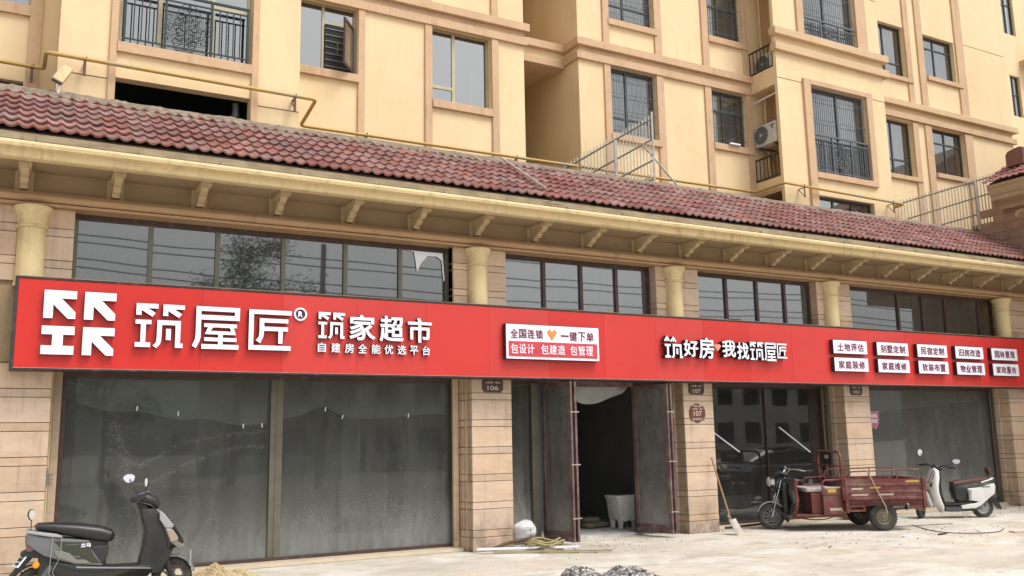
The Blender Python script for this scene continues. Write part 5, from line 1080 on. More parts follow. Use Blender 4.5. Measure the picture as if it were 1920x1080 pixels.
# stickers and straps
for x0, x1, z0, m in ((.40, .62, .80, m_tape), (.05, .25, .82, m_ytape), (-.72, -.45, .93, m_ytape), (.30, .62, .685, m_tape), (-.2, .1, .685, m_tape)):
    q = MB(); q.prism([(x0, z0), (x1, z0), (x1 - .03, z0 + .035), (x0 - .03, z0 + .035)], 'y', HW + .0005, HW + .003 + (.018 if False else 0)); part(q, 'sticker', m, T)
for x0, x1, z0, z1, m in ((.80, 1.10, .83, .865, m_tape), (.88, 1.05, .75, .82, m_ytape)): q = MB(); q.box(x0, x1, .6425, .6455, z0, z1); part(q, 'sticker', m, T)
q = MB(); q.box(.82, 1.02, .6215, .6245, .40, .45); part(q, 'sticker', m_tape, T); q = MB(); q.prism([(.66 + .1, .38), (.80, .38), (.84, .46), (.80, .46)], 'y', .6215, .6245); part(q, 'sticker', m_ytape, T)
q = MB(); q.tube([(.28, HW + .03, 1.17), (.10, HW + .035, .75), (-.03, HW + .03, .47), (-.05, HW + .03, .33)], .012, 5); q.tube([(.28, HW + .01, 1.17), (.1, .4, 1.02)], .01, 5); part(q, 'strap', mat('pale_webbing_strap', (0.48, 0.40, 0.32), .9), T)
q = MB(); q.lathe([(.02, -.02), (.075, -.01), (.08, .02), (.07, .03)], (-.48, HW - .05, .47), 'x', 14); part(q, 'lamp_bracket', m_rimg, T)

# ---------------------------------------------------------------- white scooter
m_wp = mat('glossy_white_paint', (0.74, 0.73, 0.71), 0.2, col2=(0.68, .67, .65), scale=3, coat=.6, dirt=(.5, .46, .4), dscale=3, dpos=(.55, .85), damt=.4)
m_brs = mat('brown_leather_seat', (0.115, 0.055, 0.045), 0.5, col2=(.085, .04, .035), scale=6, bump=.1)
W = thing('scooter', 'white electric scooter with brown seat parked behind the tricycle, front wheel turned', 'scooter', (19.22, 13.09, 0), math.atan2(.5, -.87))
wheel(W, (0, 0, .23), .235, .10, 3, m_silver, rimr=.62, disc=True)
wheel(W, (1.37, 0, .225), .225, .10, 8, rimr=.62, steer=math.radians(50))
q = MB(); q.sweep([(1.03, 1.10, .10, .02), (1.00, 1.04, .18, .075), (1.03, .90, .24, .09), (1.08, .72, .265, .10), (1.07, .56, .24, .095), (1.01, .38, .20, .09), (.93, .24, .15, .07), (.90, .13, .09, .03)], 22, 2.5); part(q, 'leg_shield', m_wp, W, smooth=True)
q = MB(); q.sweep([(.90, 1.0, .10, .02), (.93, .9, .19, .03), (.97, .72, .21, .03), (.95, .5, .2, .03), (.88, .34, .16, .03), (.84, .29, .12, .02)], 18, 3); part(q, 'inner_shield', m_blk, W, smooth=True)
q = MB(); q.sweep([(1.26, .62, .10, .03), (1.23, .52, .14, .05), (1.20, .40, .14, .06), (1.14, .26, .10, .04)], 18, 2.5); part(q, 'front_fender', m_wp, W, smooth=True)
q = MB(); q.lathe([(0, .012), (.05, .01), (.062, 0), (.07, -.03)], (1.155, .02, .745), 'x', 20); part(q, 'headlight', m_blkg, W, smooth=True)
for s in (-1, 1):
    q = MB(); q.prism([(1.13, .80), (1.19, .77), (1.20, .70), (1.15, .68), (1.10, .73)], 'y', s * .165, s * .20); part(q, 'headlight_lens', m_blkg, W, bevel=.01)
for k, s in enumerate((-1, 1)): q = MB(); q.tube([(1.37, s * .07 - .0, .225), (1.20, s * .06, .62)], .02, 8); part(q, 'fork', m_blk, W)
q = MB(); q.sweep([(.90, .31, .15, .03), (.75, .305, .18, .03), (.5, .31, .18, .03), (.30, .34, .16, .03)], 18, 4); part(q, 'footboard', m_blk, W, smooth=True)
q = MB(); q.sweep([(.92, .20, .10, .05), (.75, .20, .15, .065), (.52, .20, .16, .06), (.25, .20, .12, .05), (.12, .24, .07, .03)], 18, 3.5)
for k in range(4): q.tube([(.88, .158, .16 + k * .028), (.54, .163, .16 + k * .028)], .008, 5); q.tube([(.88, -.158, .16 + k * .028), (.54, -.163, .16 + k * .028)], .008, 5)
part(q, 'underbody', m_blk, W, smooth=True)
q = MB(); q.prism([(.36, .64), (.10, .66), (-.24, .745), (-.26, .68), (-.23, .52), (-.10, .43), (.10, .27), (.22, .215), (.52, .20), (.54, .29), (.18, .325), (.15, .36), (.31, .38)], 'y', -.17, .17); part(q, 'body', m_wp, W, bevel=.03, seg=3, smooth=True)
q = MB(); q.prism([(.34, .63), (.36, .40), (.30, .39), (.28, .60)], 'y', .155, .178); part(q, 'body_trim', m_silver, W, bevel=.006)
q = MB(); q.sweep([(.60, .74, .10, .05), (.585, .64, .12, .09), (.55, .50, .12, .10), (.50, .38, .12, .08)], 16, 3.5); part(q, 'seat_base', m_blk, W, smooth=True)
q = MB(); q.prism([(.62, .40), (.62, .68), (.35, .66), (.33, .38)], 'y', -.13, .13); part(q, 'underseat_box', m_blk, W, bevel=.02, seg=2)
q = MB(); q.sweep([(.635, .70, .08, .03), (.62, .74, .13, .055), (.50, .765, .155, .062), (.25, .80, .165, .055), (.0, .83, .15, .045), (-.15, .855, .12, .03), (-.18, .86, .05, .012)], 20, 2.8); part(q, 'seat', m_brs, W, smooth=True)
q = MB(); q.tube(rounded([(.05, .17, .77), (-.15, .17, .83), (-.26, .10, .86), (-.26, -.10, .86), (-.15, -.17, .83), (.05, -.17, .77)], .08, 4), .017, 8); part(q, 'grab_rail', m_wp, W, smooth=True)
q = MB(); q.sweep([(-.20, .90, .03, .015), (-.205, .95, .09, .03), (-.20, 1.02, .105, .035), (-.19, 1.07, .09, .03), (-.185, 1.09, .04, .01)], 18, 2.6); part(q, 'backrest', m_brs, W, smooth=True); q = MB(); q.tube([(-.21, 0, .85), (-.205, 0, .95)], .02, 8); part(q, 'backrest_post', m_blk, W)
q = MB(); q.prism([(-.20, .52), (-.14, .50), (-.31, .24), (-.37, .17), (-.40, .19), (-.33, .36)], 'y', -.09, .09); part(q, 'rear_mudguard', m_blk, W, bevel=.012, seg=2)
q = MB(); q.box(-.01, .01, -.10, .10, -.05, .05); o = part(q, 'licence_plate', m_blk, W); o.location = (-.33, 0, .38); o.rotation_euler = (0, .5, 0)
q = MB(); q.tube([(.0, .11, .24), (-.08, .12, .44)], .022, 8); q.prism([(.05, .22), (.35, .24), (.35, .19), (.05, .18)], 'y', .09, .12); part(q, 'swing_arm', m_rimg, W)
q = MB(); q.tube([(.50, .15, .16), (.49, .17, .04), (.46, .19, .012)], .012, 6); part(q, 'side_stand', m_chr, W)
q = MB(); q.sweep([(.84, 1.05, .05, .03), (.90, 1.10, .09, .06), (.98, 1.12, .09, .06), (1.04, 1.10, .04, .03)], 16, 2.4); hb = part(q, 'handlebar_cover', m_blk, W, smooth=True)
st_ = math.radians(48); cs, sn = math.cos(st_), math.sin(st_)
def hbp(f, l, z_): return (.93 + f * cs - l * sn, f * sn + l * cs, z_)
q = MB(); q.tube([hbp(.0, 0, 1.10), hbp(.02, -.16, 1.17), hbp(-.05, -.36, 1.17)], .019, 8); q.tube([hbp(0, 0, 1.10), hbp(.02, .16, 1.15), hbp(-.06, .36, 1.10)], .019, 8); part(q, 'handlebar', m_blk, W)
for s in (-1, 1):
    z_ = 1.17 if s < 0 else 1.10
    q = MB(); q.tube([hbp(-.02, s * .26, z_ + (.02 if s > 0 else 0)), hbp(-.06, s * .38, z_)], .026, 10); part(q, 'grip', m_blk, W); q = MB(); q.tube([hbp(.04, s * .2, z_), hbp(.0, s * .37, z_ - .02)], .007, 6); part(q, 'brake_lever', m_blk, W)
mirror(W, hbp(0, -.18, 1.17), hbp(.04, -.32, 1.44), .12, .17, 1.5, m_white, rx=.1); mirror(W, hbp(0, .18, 1.15), hbp(.02, .44, 1.24), .19, .12, 1.0, m_white, rx=.1)  # white faces paint in the bright sky the mirrors reflect
o = text_obj('小', (.98, 1.01, .93, .96), 0, .002, 'badge', m_blk, m_blk, 0); o.parent = W; o.location = (2.07, .19, 0); o.rotation_euler = (0, 0, PI)
q = MB(); q.box(-.13, .04, .1715, .1735, .665, .685); part(q, 'body_lettering', m_blk, W)

# ---------------------------------------------------------------- black and grey scooter, near left
m_gy = mat('satin_grey_panel', (0.17, 0.18, 0.19), 0.32, 0.3, col2=(.15, .155, .165), scale=3, coat=.3); m_lgy = mat('light_grey_panel', (0.42, 0.43, 0.44), 0.3, .2)
m_beig = mat('beige_grey_panel', (0.25, 0.24, 0.21), 0.35, .2)
B = thing('scooter', 'black and grey scooter with long black seat, parked at far left before the first window', 'scooter', (0.46, 12.74, 0), math.atan2(-.035, 1))
RW = -1   # the side we look at is its right side, local -y
wheel(B, (0, 0, .245), .245, .10, 5, rimr=.62); wheel(B, (1.54, 0, .245), .245, .10, 5, rimr=.62)
q = MB(); q.sweep([(-.06, .955, .06, .02), (-.03, .96, .13, .045), (.12, .945, .155, .06), (.40, .895, .165, .085), (.65, .84, .165, .10), (.78, .80, .15, .085), (.83, .78, .10, .04)], 22, 3.0); part(q, 'seat', mat('black_vinyl_seat', (.020, .020, .021), .38, bump=.05), B, smooth=True)
for sy in (-1, 1):
    q = MB(); q.prism([(-.13, .90), (.0, .85), (.45, .79), (.55, .77), (.56, .70), (.72, .46), (.40, .50), (.06, .62), (-.05, .70), (-.14, .78)], 'y', sy * .10, sy * .175); part(q, 'side_panel', m_gy, B, bevel=.02, seg=2, smooth=True)
    q = MB(); q.prism([(.16, .79), (.54, .755), (.60, .60), (.68, .50), (.58, .505), (.44, .60), (.28, .66)], 'y', sy * .176, sy * .184); part(q, 'dark_side_insert', m_oliv, B, bevel=.004)
    q = MB(); q.prism([(.28, .655), (.44, .60), (.58, .50), (.40, .515), (.20, .60), (.16, .68)], 'y', sy * .1765, sy * .1865); part(q, 'beige_insert', m_beig, B, bevel=.003)
    for a, c in ((.60, .565), (.56, .525)):
        q = MB(); q.prism([(.34 + (.6 - a), a + .03), (.52, c + .055), (.535, c + .03), (.38 + (.6 - a), a)], 'y', sy * .185, sy * .189); part(q, 'yellow_black_slat', m_oliv, B)
    q = MB(); q.prism([(-.15, .935), (.18, .875), (.25, .845), (.24, .825), (.10, .845), (-.15, .905)], 'y', sy * .165, sy * .20); part(q, 'grab_rail', m_lgy, B, bevel=.012, seg=2, smooth=True)
    q = MB(); q.prism([(.58, .70), (.78, .70), (.76, .56), (.70, .46), (.62, .50), (.57, .62)], 'y', sy * .12, sy * .168); part(q, 'seat_base_panel', m_blk, B, bevel=.015, seg=2)
    q = MB(); q.prism([(.12, .56), (.40, .50), (.75, .45), (1.28, .40), (1.30, .36), (1.15, .20), (.35, .20), (.20, .38)], 'y', sy * .10, sy * .165); part(q, 'lower_cover', m_blkg, B, bevel=.02, seg=2, smooth=True)
    q = MB(); q.prism([(.42, .475), (.74, .445), (1.26, .40), (1.27, .385), (.74, .428), (.42, .455)], 'y', sy * .166, sy * .170); part(q, 'chrome_line', m_silver, B)
q = MB(); q.box(.0, .75, -.12, .12, .30, .80); part(q, 'underseat_box', m_blk, B, bevel=.02)
q = MB(); q.sweep([(.70, .43, .14, .02), (.95, .415, .17, .03), (1.30, .41, .15, .03)], 16, 4); part(q, 'footboard', m_blk, B, smooth=True)
q = MB(); q.prism([(-.155, .88), (-.10, .88), (-.04, .72), (-.06, .68), (-.13, .68), (-.15, .78)], 'y', -.13, .13); part(q, 'tail_light', mat('smoked_red_tail_light', (.20, .07, .07), .25, col2=(.3, .22, .22), scale=20, stretch=(1, 1, 5)), B, bevel=.01)
q = MB(); q.prism([(-.20, .665), (-.10, .72), (.10, .66), (.32, .58), (.36, .52), (.10, .58), (-.05, .60), (-.19, .62)], 'y', -.11, .11); part(q, 'rear_fender', m_blk, B, bevel=.02, seg=2, smooth=True)
q = MB(); q.prism([(-.14, .62), (-.06, .60), (-.28, .33), (-.33, .36)], 'y', -.07, .07); part(q, 'plate_holder', m_blk, B, bevel=.01)
pl = []
q = MB(); q.box(-.012, .0, -.095, .095, -.075, .075); o = part(q, 'licence_plate', m_white, B, bevel=.004); o.location = (-.195, -.05, .56); o.rotation_euler = (0, .65, .35)
q = MB(); q.box(-.02, -.012, -.06, -.02, .0, .045); q.box(-.02, -.012, .0, .05, .0, .045); q.box(-.02, -.012, -.06, .05, -.05, -.02); q.build('plate_marks', m_blk, o)
q = MB(); q.lathe([(0, -.02), (.035, -.018), (.042, 0), (.042, .012)], (-.02, -.13, .52), 'y', 18); part(q, 'orange_reflector', mat('orange_reflector', (.75, .30, .02), .3), B, smooth=True)
q = MB()
arcp = [(.0 + .30 * math.cos(math.radians(a)), .245 + .285 * math.sin(math.radians(a))) for a in range(15, 160, 12)]
q.prism(arcp + [(p[0] * .93, .245 + (p[1] - .245) * .93) for p in reversed(arcp)], 'y', -.07, .07); part(q, 'wheel_arch', m_blk, B)
q = MB(); q.tube([(.0, -.13, .26), (.16, -.13, .52)], .025, 10); q.tube([(.02, -.13, .29), (.14, -.13, .49)], .04, 8); part(q, 'shock_absorber', m_gryiron, B)
# front body
q = MB(); q.prism([(1.12, 1.12), (1.31, 1.12), (1.36, 1.0), (1.45, .86), (1.54, .72), (1.54, .62), (1.47, .45), (1.38, .32), (1.28, .32), (1.12, .40), (1.13, .46), (1.17, .66), (1.19, .84), (1.14, 1.0)], 'y', -.15, .15); part(q, 'leg_shield', m_blk, B, bevel=.035, seg=3, smooth=True)
q = MB(); q.prism([(1.36, 1.06), (1.44, 1.02), (1.56, .86), (1.66, .68), (1.60, .62), (1.46, .60), (1.44, .72), (1.38, .90)], 'y', -.17, .17); part(q, 'front_cowl', m_blkg, B, bevel=.03, seg=2, smooth=True)
for sy in (-1, 1):
    q = MB(); q.prism([(1.335, 1.10), (1.40, 1.05), (1.52, .90), (1.50, .865), (1.42, .87), (1.345, .98)], 'y', sy * .155, sy * .19); part(q, 'front_side_panel', m_lgy, B, bevel=.012, seg=2)
    q = MB(); q.prism([(1.42, .865), (1.50, .86), (1.575, .75), (1.57, .70), (1.49, .69)], 'y', sy * .165, sy * .192); part(q, 'lower_front_panel', mat('pinkish_silver_panel', (.46, .37, .32), .3, .3), B, bevel=.01)
    q = MB(); q.prism([(1.49, .69), (1.57, .70), (1.66, .64), (1.60, .60)], 'y', sy * .150, sy * .185); part(q, 'indicator_housing', m_beig, B, bevel=.008)
    q = MB(); q.tube([(1.54, sy * .075, .245), (1.40, sy * .075, .62)], .024, 10); q.tube([(1.515, sy * .075, .31), (1.44, sy * .075, .52)], .034, 10); part(q, 'fork', m_blk, B, smooth=True)
q = MB(); arcp = [(1.54 + .28 * math.cos(math.radians(a)), .25 + .275 * math.sin(math.radians(a))) for a in range(10, 175, 11)]; q.prism(arcp + [(1.54 + (p[0] - 1.54) * .93, .25 + (p[1] - .25) * .93) for p in reversed(arcp)], 'y', -.075, .075); part(q, 'front_fender', m_silver, B, smooth=True)
q = MB(); q.box(1.735, 1.755, -.11, -.09, .38, .58); part(q, 'fender_reflector', m_lgy, B)
q = MB(); q.lathe([(0, -.012), (.02, -.012), (.022, 0)], (1.27, -.135, .93), 'y', 14); part(q, 'key_switch', m_chr, B)
q = MB(); q.sweep([(1.00, 1.22, .05, .02), (1.07, 1.24, .12, .055), (1.18, 1.245, .15, .075), (1.28, 1.19, .14, .075), (1.34, 1.13, .08, .04)], 20, 2.6); part(q, 'headset', m_blk, B, smooth=True)
q = MB(); q.prism([(1.03, 1.275), (1.20, 1.335), (1.24, 1.325), (1.06, 1.25)], 'y', -.08, .08); part(q, 'dashboard', m_gryiron, B, bevel=.008)
q = MB(); q.sweep([(1.12, 1.19, .08, .04), (1.18, 1.10, .10, .07), (1.22, .98, .11, .08)], 14, 3); part(q, 'steering_column', m_blk, B, smooth=True)
for s in (-1, 1):
    q = MB(); q.tube([(1.16, s * .12, 1.22), (1.12, s * .22, 1.24), (1.06, s * .36, 1.22)], .014, 8); part(q, 'handlebar', m_blk, B); q = MB(); q.tube([(1.10, s * .25, 1.235), (1.05, s * .38, 1.22)], .02, 10); part(q, 'grip', m_blk, B)
    q = MB(); q.tube([(1.15, s * .20, 1.22), (1.11, s * .36, 1.19)], .007, 6); part(q, 'brake_lever', m_blk, B)
mirror(B, (1.13, .16, 1.25), (1.0, .28, 1.49), .17, .13, -PI / 2 - .2, m_white, rx=.15)  # white face stands for the sky reflected in this mirror
mirror(B, (1.17, -.16, 1.26), (1.165, -.22, 1.45), .05, .12, PI + .9)
mirror(B, (-.10, .10, .90), (-.10, .05, 1.10), .10, .14, -PI / 2 + .6)
q = MB(); q.tube(rounded([(.14, -.20, .84), (.13, -.21, .55), (.12, -.2, .40), (.18, -.21, .36), (.13, -.2, .32), (.2, -.2, .2)], .04), .004, 5); q.tube(rounded([(.24, -.2, .85), (.235, -.21, .6), (.15, -.2, .42), (.26, -.21, .3)], .05), .004, 5); part(q, 'cord', mat('grey_cord', (.35, .34, .30), .8), B)
def side_text(txt, par, x0, x1, z0, z1, y, m):
    o = text_obj(txt, (x0, x1, z0, z1), .002, .002, 'lettering', m, m, 0); o.parent = par; o.location = (0, y, 0); return o
side_text('立马', B, .455, .565, .70, .745, -.1845, m_white); q = MB(); q.box(.29, .43, -.187, -.185, .735, .741); part(q, 'lettering_line', m_beig, B)

for k, (a, c) in enumerate((((.95, 1.08), (1.18, .78)), ((.93, 1.05), (1.12, .60)))):
    q = MB(); q.tube(rounded([(a[0], .1 + k * .04, a[1]), (a[0] + .16, .16 + k * .03, a[1] - .06), (c[0] + .03, .16, c[1])], .08), .006, 5); part(q, 'cable', m_blk, W)
for k in range(3):
    q = MB(); q.tube(rounded([(1.10, -.14 + k * .12, 1.20), (1.26, -.17 + k * .15, 1.16), (1.34, -.12 + k * .12, 1.02), (1.42, -.1 + k * .1, .66)], .08), .006, 5); part(q, 'cable', m_blk, B)
q = MB(); q.tube([(.62, -.15, .24), (.60, -.18, .10), (.56, -.20, .015)], .012, 6); part(q, 'side_stand', m_gryiron, B)
# ---------------------------------------------------------------- shovel
t = thing('shovel', 'steel shovel with wooden handle leaning beside the pillar numbered 107', 'shovel', (12.6, 13.75, 0))
a_ = Vector((12.53, 14.33, 1.47)); c_ = Vector((12.52, 13.86, .28))
q = MB(); q.tube([a_ - t.location, c_ - t.location], [.017, .02], 10); part(q, 'handle', mat('worn_wood_handle', (.34, .20, .12), .7, col2=(.24, .14, .08), scale=8, stretch=(3, 3, .5)), t, smooth=True)
q = MB(); vs = []; 
dn = Vector((.05, -.17, -.27)).normalized(); sd_v = Vector((.93, .2, .0)).normalized(); nn_ = dn.cross(sd_v)
for i in range(6):
    for j in range(5):
        u = i / 5; v = j / 4 - .5; wd_s = .115 + (.005 if u < .9 else -.01); vs.append(c_ + dn * (u * .34) + sd_v * v * 2 * wd_s + nn_ * (.035 * (2 * v) ** 2 * (1 - .5 * u)) - t.location)
fs = [(i * 5 + j, (i + 1) * 5 + j, (i + 1) * 5 + j + 1, i * 5 + j + 1) for i in range(5) for j in range(4)]
q.add(vs, fs); q.add([v_ + nn_ * .004 for v_ in vs], [tuple(reversed(f)) for f in fs]); q.tube([c_ - dn * .10 - t.location, c_ + dn * .12 - t.location], [.022, .012], 8); part(q, 'blade', mat('dusty_steel_blade', (.45, .41, .36), .6, .3, col2=(.3, .27, .23), scale=9), t, smooth=True, nofix=True)
# ---------------------------------------------------------------- clutter by the first pillar
q = MB(); n1, n2 = 22, 16
vs = []
for i in range(n2 + 1):
    ph = PI * i / n2
    for k in range(n1):
        th = 2 * PI * k / n1; r_ = .21 * math.sin(ph) ** .75; p = Vector((r_ * math.cos(th), r_ * math.sin(th) * .9, .19 - .19 * math.cos(ph)))
        nn3 = 1 + .22 * noise.noise(p * 9) + .16 * abs(noise.noise(p * 20)); p2 = Vector((p.x * nn3, p.y * nn3, p.z * (1.0 + .06 * noise.noise(p * 8))))
        if ph > 2.5: p2.x += .02; 
        vs.append(p2)
q.add(vs, [(i * n1 + k, i * n1 + (k + 1) % n1, (i + 1) * n1 + (k + 1) % n1, (i + 1) * n1 + k) for i in range(n2) for k in range(n1)])
mbag = mat('crinkled_white_plastic', (.66, .67, .66), .35, col2=(.48, .48, .48), scale=7, amt=.9, bump=.8, bscale=22, obj_coords=True, dirt=(.30, .30, .28), dscale=7, dpos=(.58, .75), damt=.6)
o = free(q, 'plastic_bag', mbag, 'full white plastic bag sitting on the rope heap beside the open door', 'plastic bag', smooth=True, ang=180); o.location = (8.19, 14.40, .10)
q = MB(); q.box(-.06, .035, -.19, -.172, .17, .25); q.box(-.055, -.02, -.192, -.178, .10, .16); o2 = q.build('bag_print', mat('dark_green_print', (.03, .07, .06), .5), o); o2.rotation_euler = (0, 0, .35)
rope = MB()
for k in range(7):
    cx, cy = 8.28 + .05 * rnd.uniform(-1, 1), 13.86 + .05 * rnd.uniform(-1, 1); rx, ry = rnd.uniform(.26, .42), rnd.uniform(.14, .24); ph = rnd.uniform(0, 6)
    rope.tube([(cx + rx * math.cos(a * PI / 12), cy + ry * math.sin(a * PI / 12), .04 + .022 * k + .03 * math.sin(a * .8 + ph)) for a in range(24)], .017, 6, closed=True)
rope.tube(rounded([(8.45, 13.8, .12), (8.7, 13.6, .06), (8.55, 13.3, .03), (8.9, 13.15, .03), (8.75, 12.98, .03)], .12, 5), .016, 6); rope.tube(rounded([(8.1, 13.7, .05), (8.0, 13.45, .03), (8.3, 13.25, .03), (8.55, 13.2, .03)], .12, 5), .015, 6)
free(rope, 'rope_coil', mat('olive_yellow_rope', (.36, .30, .15), .8, col2=(.26, .21, .10), scale=15, bump=.5), 'coil of thick olive yellow rope lying on the white board', 'rope', smooth=True)
q = MB(); q.T = Matrix.Translation((7.12, 14.16, .06)) @ Matrix.Rotation(math.atan2(-.66, 1.5), 4, 'Z'); q.box(0, 1.75, -.04, .04, 0, .035); free(q, 'white_board', m_white, 'long narrow white board on the ground in front of the first pillar', 'board', bevel=.004)
q = MB(); q.T = Matrix.Translation((7.35, 14.0, .02)) @ Matrix.Rotation(math.atan2(-.9, 1.5), 4, 'Z')
q.box(0, 2.0, -.02, .02, 0, .03); free(q, 'batten', m_alu, 'thin pale batten sticking out beyond the white board', 'batten')
q = MB(); q.tube(rounded([(7.5, 14.3, .05), (7.8, 14.25, .14), (8.15, 14.1, .2), (8.5, 14.25, .16)], .1), .03, 8); free(q, 'hose', m_rust, 'brown bent hose lying behind the rope coil', 'hose', smooth=True)
def heap(cx, cy, rx, ry, h, n, smin, smax, mats_, name, label, cat, base=0.0, flat=False, base_mat=None):
    q = MB(); rr = random.Random(hash(name) % 1000 + 3 if False else len(name) * 7)
    if base_mat:
        vs = []; N = 36; R = 14
        for i in range(R + 1):
            for k in range(N):
                u = i / R; a = 2 * PI * k / N; x = u * rx * math.cos(a) * (1 + .15 * noise.noise(Vector((math.cos(a) * 2, math.sin(a) * 2, cx)))); y = u * ry * math.sin(a) * (1 + .15 * noise.noise(Vector((math.cos(a) * 2, math.sin(a) * 2, cx))))
                z_ = h * (1 - u ** 1.5) * (.9 + .3 * noise.noise(Vector((x * 5, y * 5, cy)))) - .01 * u; vs.append((cx + x, cy + y, base + z_))
        q.add(vs, [(i * N + k, i * N + (k + 1) % N, (i + 1) * N + (k + 1) % N, (i + 1) * N + k) for i in range(R) for k in range(N)], 0)
    for _ in range(n):
        u = rr.random() ** .6; a = rr.uniform(0, 2 * PI); x, y = cx + rx * u * math.cos(a), cy + ry * u * math.sin(a)
        if flat and noise.noise(Vector((x * 1.1, y * 1.6, 4.0))) < -0.02 and rr.random() < .85: continue
        z_ = base + h * (1 - u ** 1.5) * (.9 + .3 * noise.noise(Vector(((x - cx) * 5, (y - cy) * 5, cy)))) if h > 0 else base
        s_ = rr.uniform(smin, smax); mi = 1 + rr.randrange(len(mats_)) if base_mat else rr.randrange(len(mats_))
        q.T = Matrix.Translation((x, y, z_ + s_ * .2)) @ Matrix.Rotation(rr.uniform(0, 6), 4, 'Z') @ Matrix.Rotation(rr.uniform(0, 3), 4, 'X') @ Matrix.Diagonal((s_, s_ * rr.uniform(.5, .9), s_ * rr.uniform(.4, .8) * (.3 if flat else 1), 1))
        g1 = rr.uniform(-.2, .2)
        q.add([(-.5, -.5, -.3), (.5, -.4, -.4), (.6, .5, -.3 + g1), (-.4, .5, -.3), (-.4, -.3, .4), (.3, -.4 + g1, .5), (.4, .3, .4), (-.3, .4, .35 + g1)], [(0, 3, 2, 1), (4, 5, 6, 7), (0, 1, 5, 4), (1, 2, 6, 5), (2, 3, 7, 6), (3, 0, 4, 7)], mi)
    q.T = Matrix.Identity(4); return free(q, name, ([base_mat] if base_mat else []) + mats_, label, cat, kind='stuff', nofix=True)
mg = [mat('grey_gravel', (.30, .29, .27), .9), mat('light_gravel', (.55, .53, .48), .9), mat('dark_gravel', (.12, .115, .11), .9)]
heap(6.72, 10.35, .42, .38, .25, 900, .025, .06, mg, 'gravel_heap', 'left half of the low heap of grey gravel at the bottom edge', 'gravel', base_mat=mg[0])
heap(7.40, 10.25, .50, .42, .21, 1100, .025, .06, mg, 'gravel_mound', 'right half of the low heap of grey gravel at the bottom edge', 'gravel', base_mat=mg[0])
ms = mat('coarse_yellow_sand', (.46, .36, .20), .95, col2=(.35, .27, .15), scale=20, amt=.9, bump=1, bscale=60)
heap(2.30, 11.3, .80, .5, .56, 2200, .012, .03, [ms, mat('pale_sand', (.6, .47, .28), .95)], 'sand_heap', 'heap of coarse yellow sand beside the front wheel of the black scooter', 'sand', base_mat=ms)
# bits of rubble scattered on the ground
mr_ = [mat('rubble_pale', (.6, .55, .47), .9), mat('rubble_dark', (.30, .25, .20), .9), mat('rubble_tan', (.42, .30, .19), .9)]
heap(14.9, 11.6, 3.0, 1.3, 0, 330, .006, .035, mr_, 'rubble', 'scattered plaster crumbs and grit on the ground before the tricycle', 'rubble', .004, True)
heap(13.8, 14.35, 1.3, .45, 0, 260, .01, .04, mr_, 'plaster_crumbs', 'grit and plaster crumbs along the foot of the second shop window', 'rubble', .004, True)
heap(9.6, 13.9, 1.7, .9, 0, 240, .006, .025, mr_, 'doorway_grit', 'grit scattered on the ground before the open door', 'rubble', .004, True)
heap(19.6, 14.0, 3.2, .9, 0, 260, .01, .035, mr_, 'kerb_grit', 'grit lying along the foot of the right shop window', 'rubble', .004, True)
heap(6.5, 12.6, 4.5, 1.8, 0, 110, .006, .022, mr_, 'yard_grit', 'small stones strewn over the open concrete before the first window', 'rubble', .004, True)
q = MB(); q.tube(rounded([(16.56, 12.89, .01), (15.9, 12.0, .012), (15.75, 11.5, .01), (15.95, 11.1, .015), (16.6, 11.0, .01), (17.2, 11.3, .012)], .5, 6), .008, 5); free(q, 'cable', m_blk, 'thin black cable curving on the ground behind the tricycle', 'cable')
q = MB(); q.tube([(15.9, 12.9, .01), (17.4, 12.55, .01)], .007, 5); free(q, 'iron_wire', m_blk, 'straight thin black wire on the ground between tricycle and white scooter', 'wire')
q = MB(); q.T = Matrix.Translation((16.75, 10.85, .005)) @ Matrix.Rotation(-.35, 4, 'Z'); q.box(0, 1.2, -.09, .09, 0, .02); free(q, 'plank', mat('pale_plank', (.58, .50, .40), .8, col2=(.48, .40, .31), scale=5, stretch=(.5, 4, 1)), 'flat pale plank on the ground at the right edge', 'plank')
q = MB(); q.tube([(12.95, 14.50, .05), (14.5, 14.60, .07)], .025, 8); free(q, 'steel_bar', m_blk, 'dark bar lying along the foot of the second shop window', 'bar')
q = MB(); q.prism([(0, 0), (.25, .04), (.34, .12), (.2, .16), (.05, .1)], 'z', 0, .012); o = free(q, 'plaster_chip', m_white, 'flat white plaster chip on the ground before the tricycle', 'plaster chip'); o.location = (14.55, 11.5, .006)
q = MB(); q.prism([(0, 0), (.2, .02), (.32, .05), (.18, .08), (.05, .06)], 'z', 0, .02); o = free(q, 'rag', m_blk, 'small dark rag on the ground to the right of the tricycle wheel', 'rag'); o.location = (15.3, 11.35, .006)

# ---------------------------------------------------------------- inside the shops
t = thing('laundry_basin', 'white plastic laundry basin on four legs just inside the open door', 'basin', (11.42, 15.9, .05))
mw = mat('white_plastic', (.86, .85, .82), .4, dirt=(.45, .42, .38), dscale=5)
q = MB(); q.prism([(-.30, .67), (.30, .67), (.31, .62), (.27, .60), (.24, .40), (.215, .18), (.12, .13), (0, .16), (-.12, .13), (-.215, .18), (-.24, .40), (-.27, .60), (-.31, .62)], 'y', -.22, .22); part(q, 'tub', mw, t, bevel=.02, seg=2, smooth=True)
for sx in (-1, 1):
    for sy in (-1, 1): q = MB(); q.prism([(sx * .21, .20), (sx * .12, .15), (sx * .15, 0), (sx * .20, 0)], 'y', sy * .10, sy * .18); part(q, 'leg', mw, t)
q = MB(); q.box(-.24, .24, -.16, .16, .662, .674); part(q, 'hollow_shade', m_interd if False else m_inter, t)  # grey plate on the tub, painted as its shaded hollow
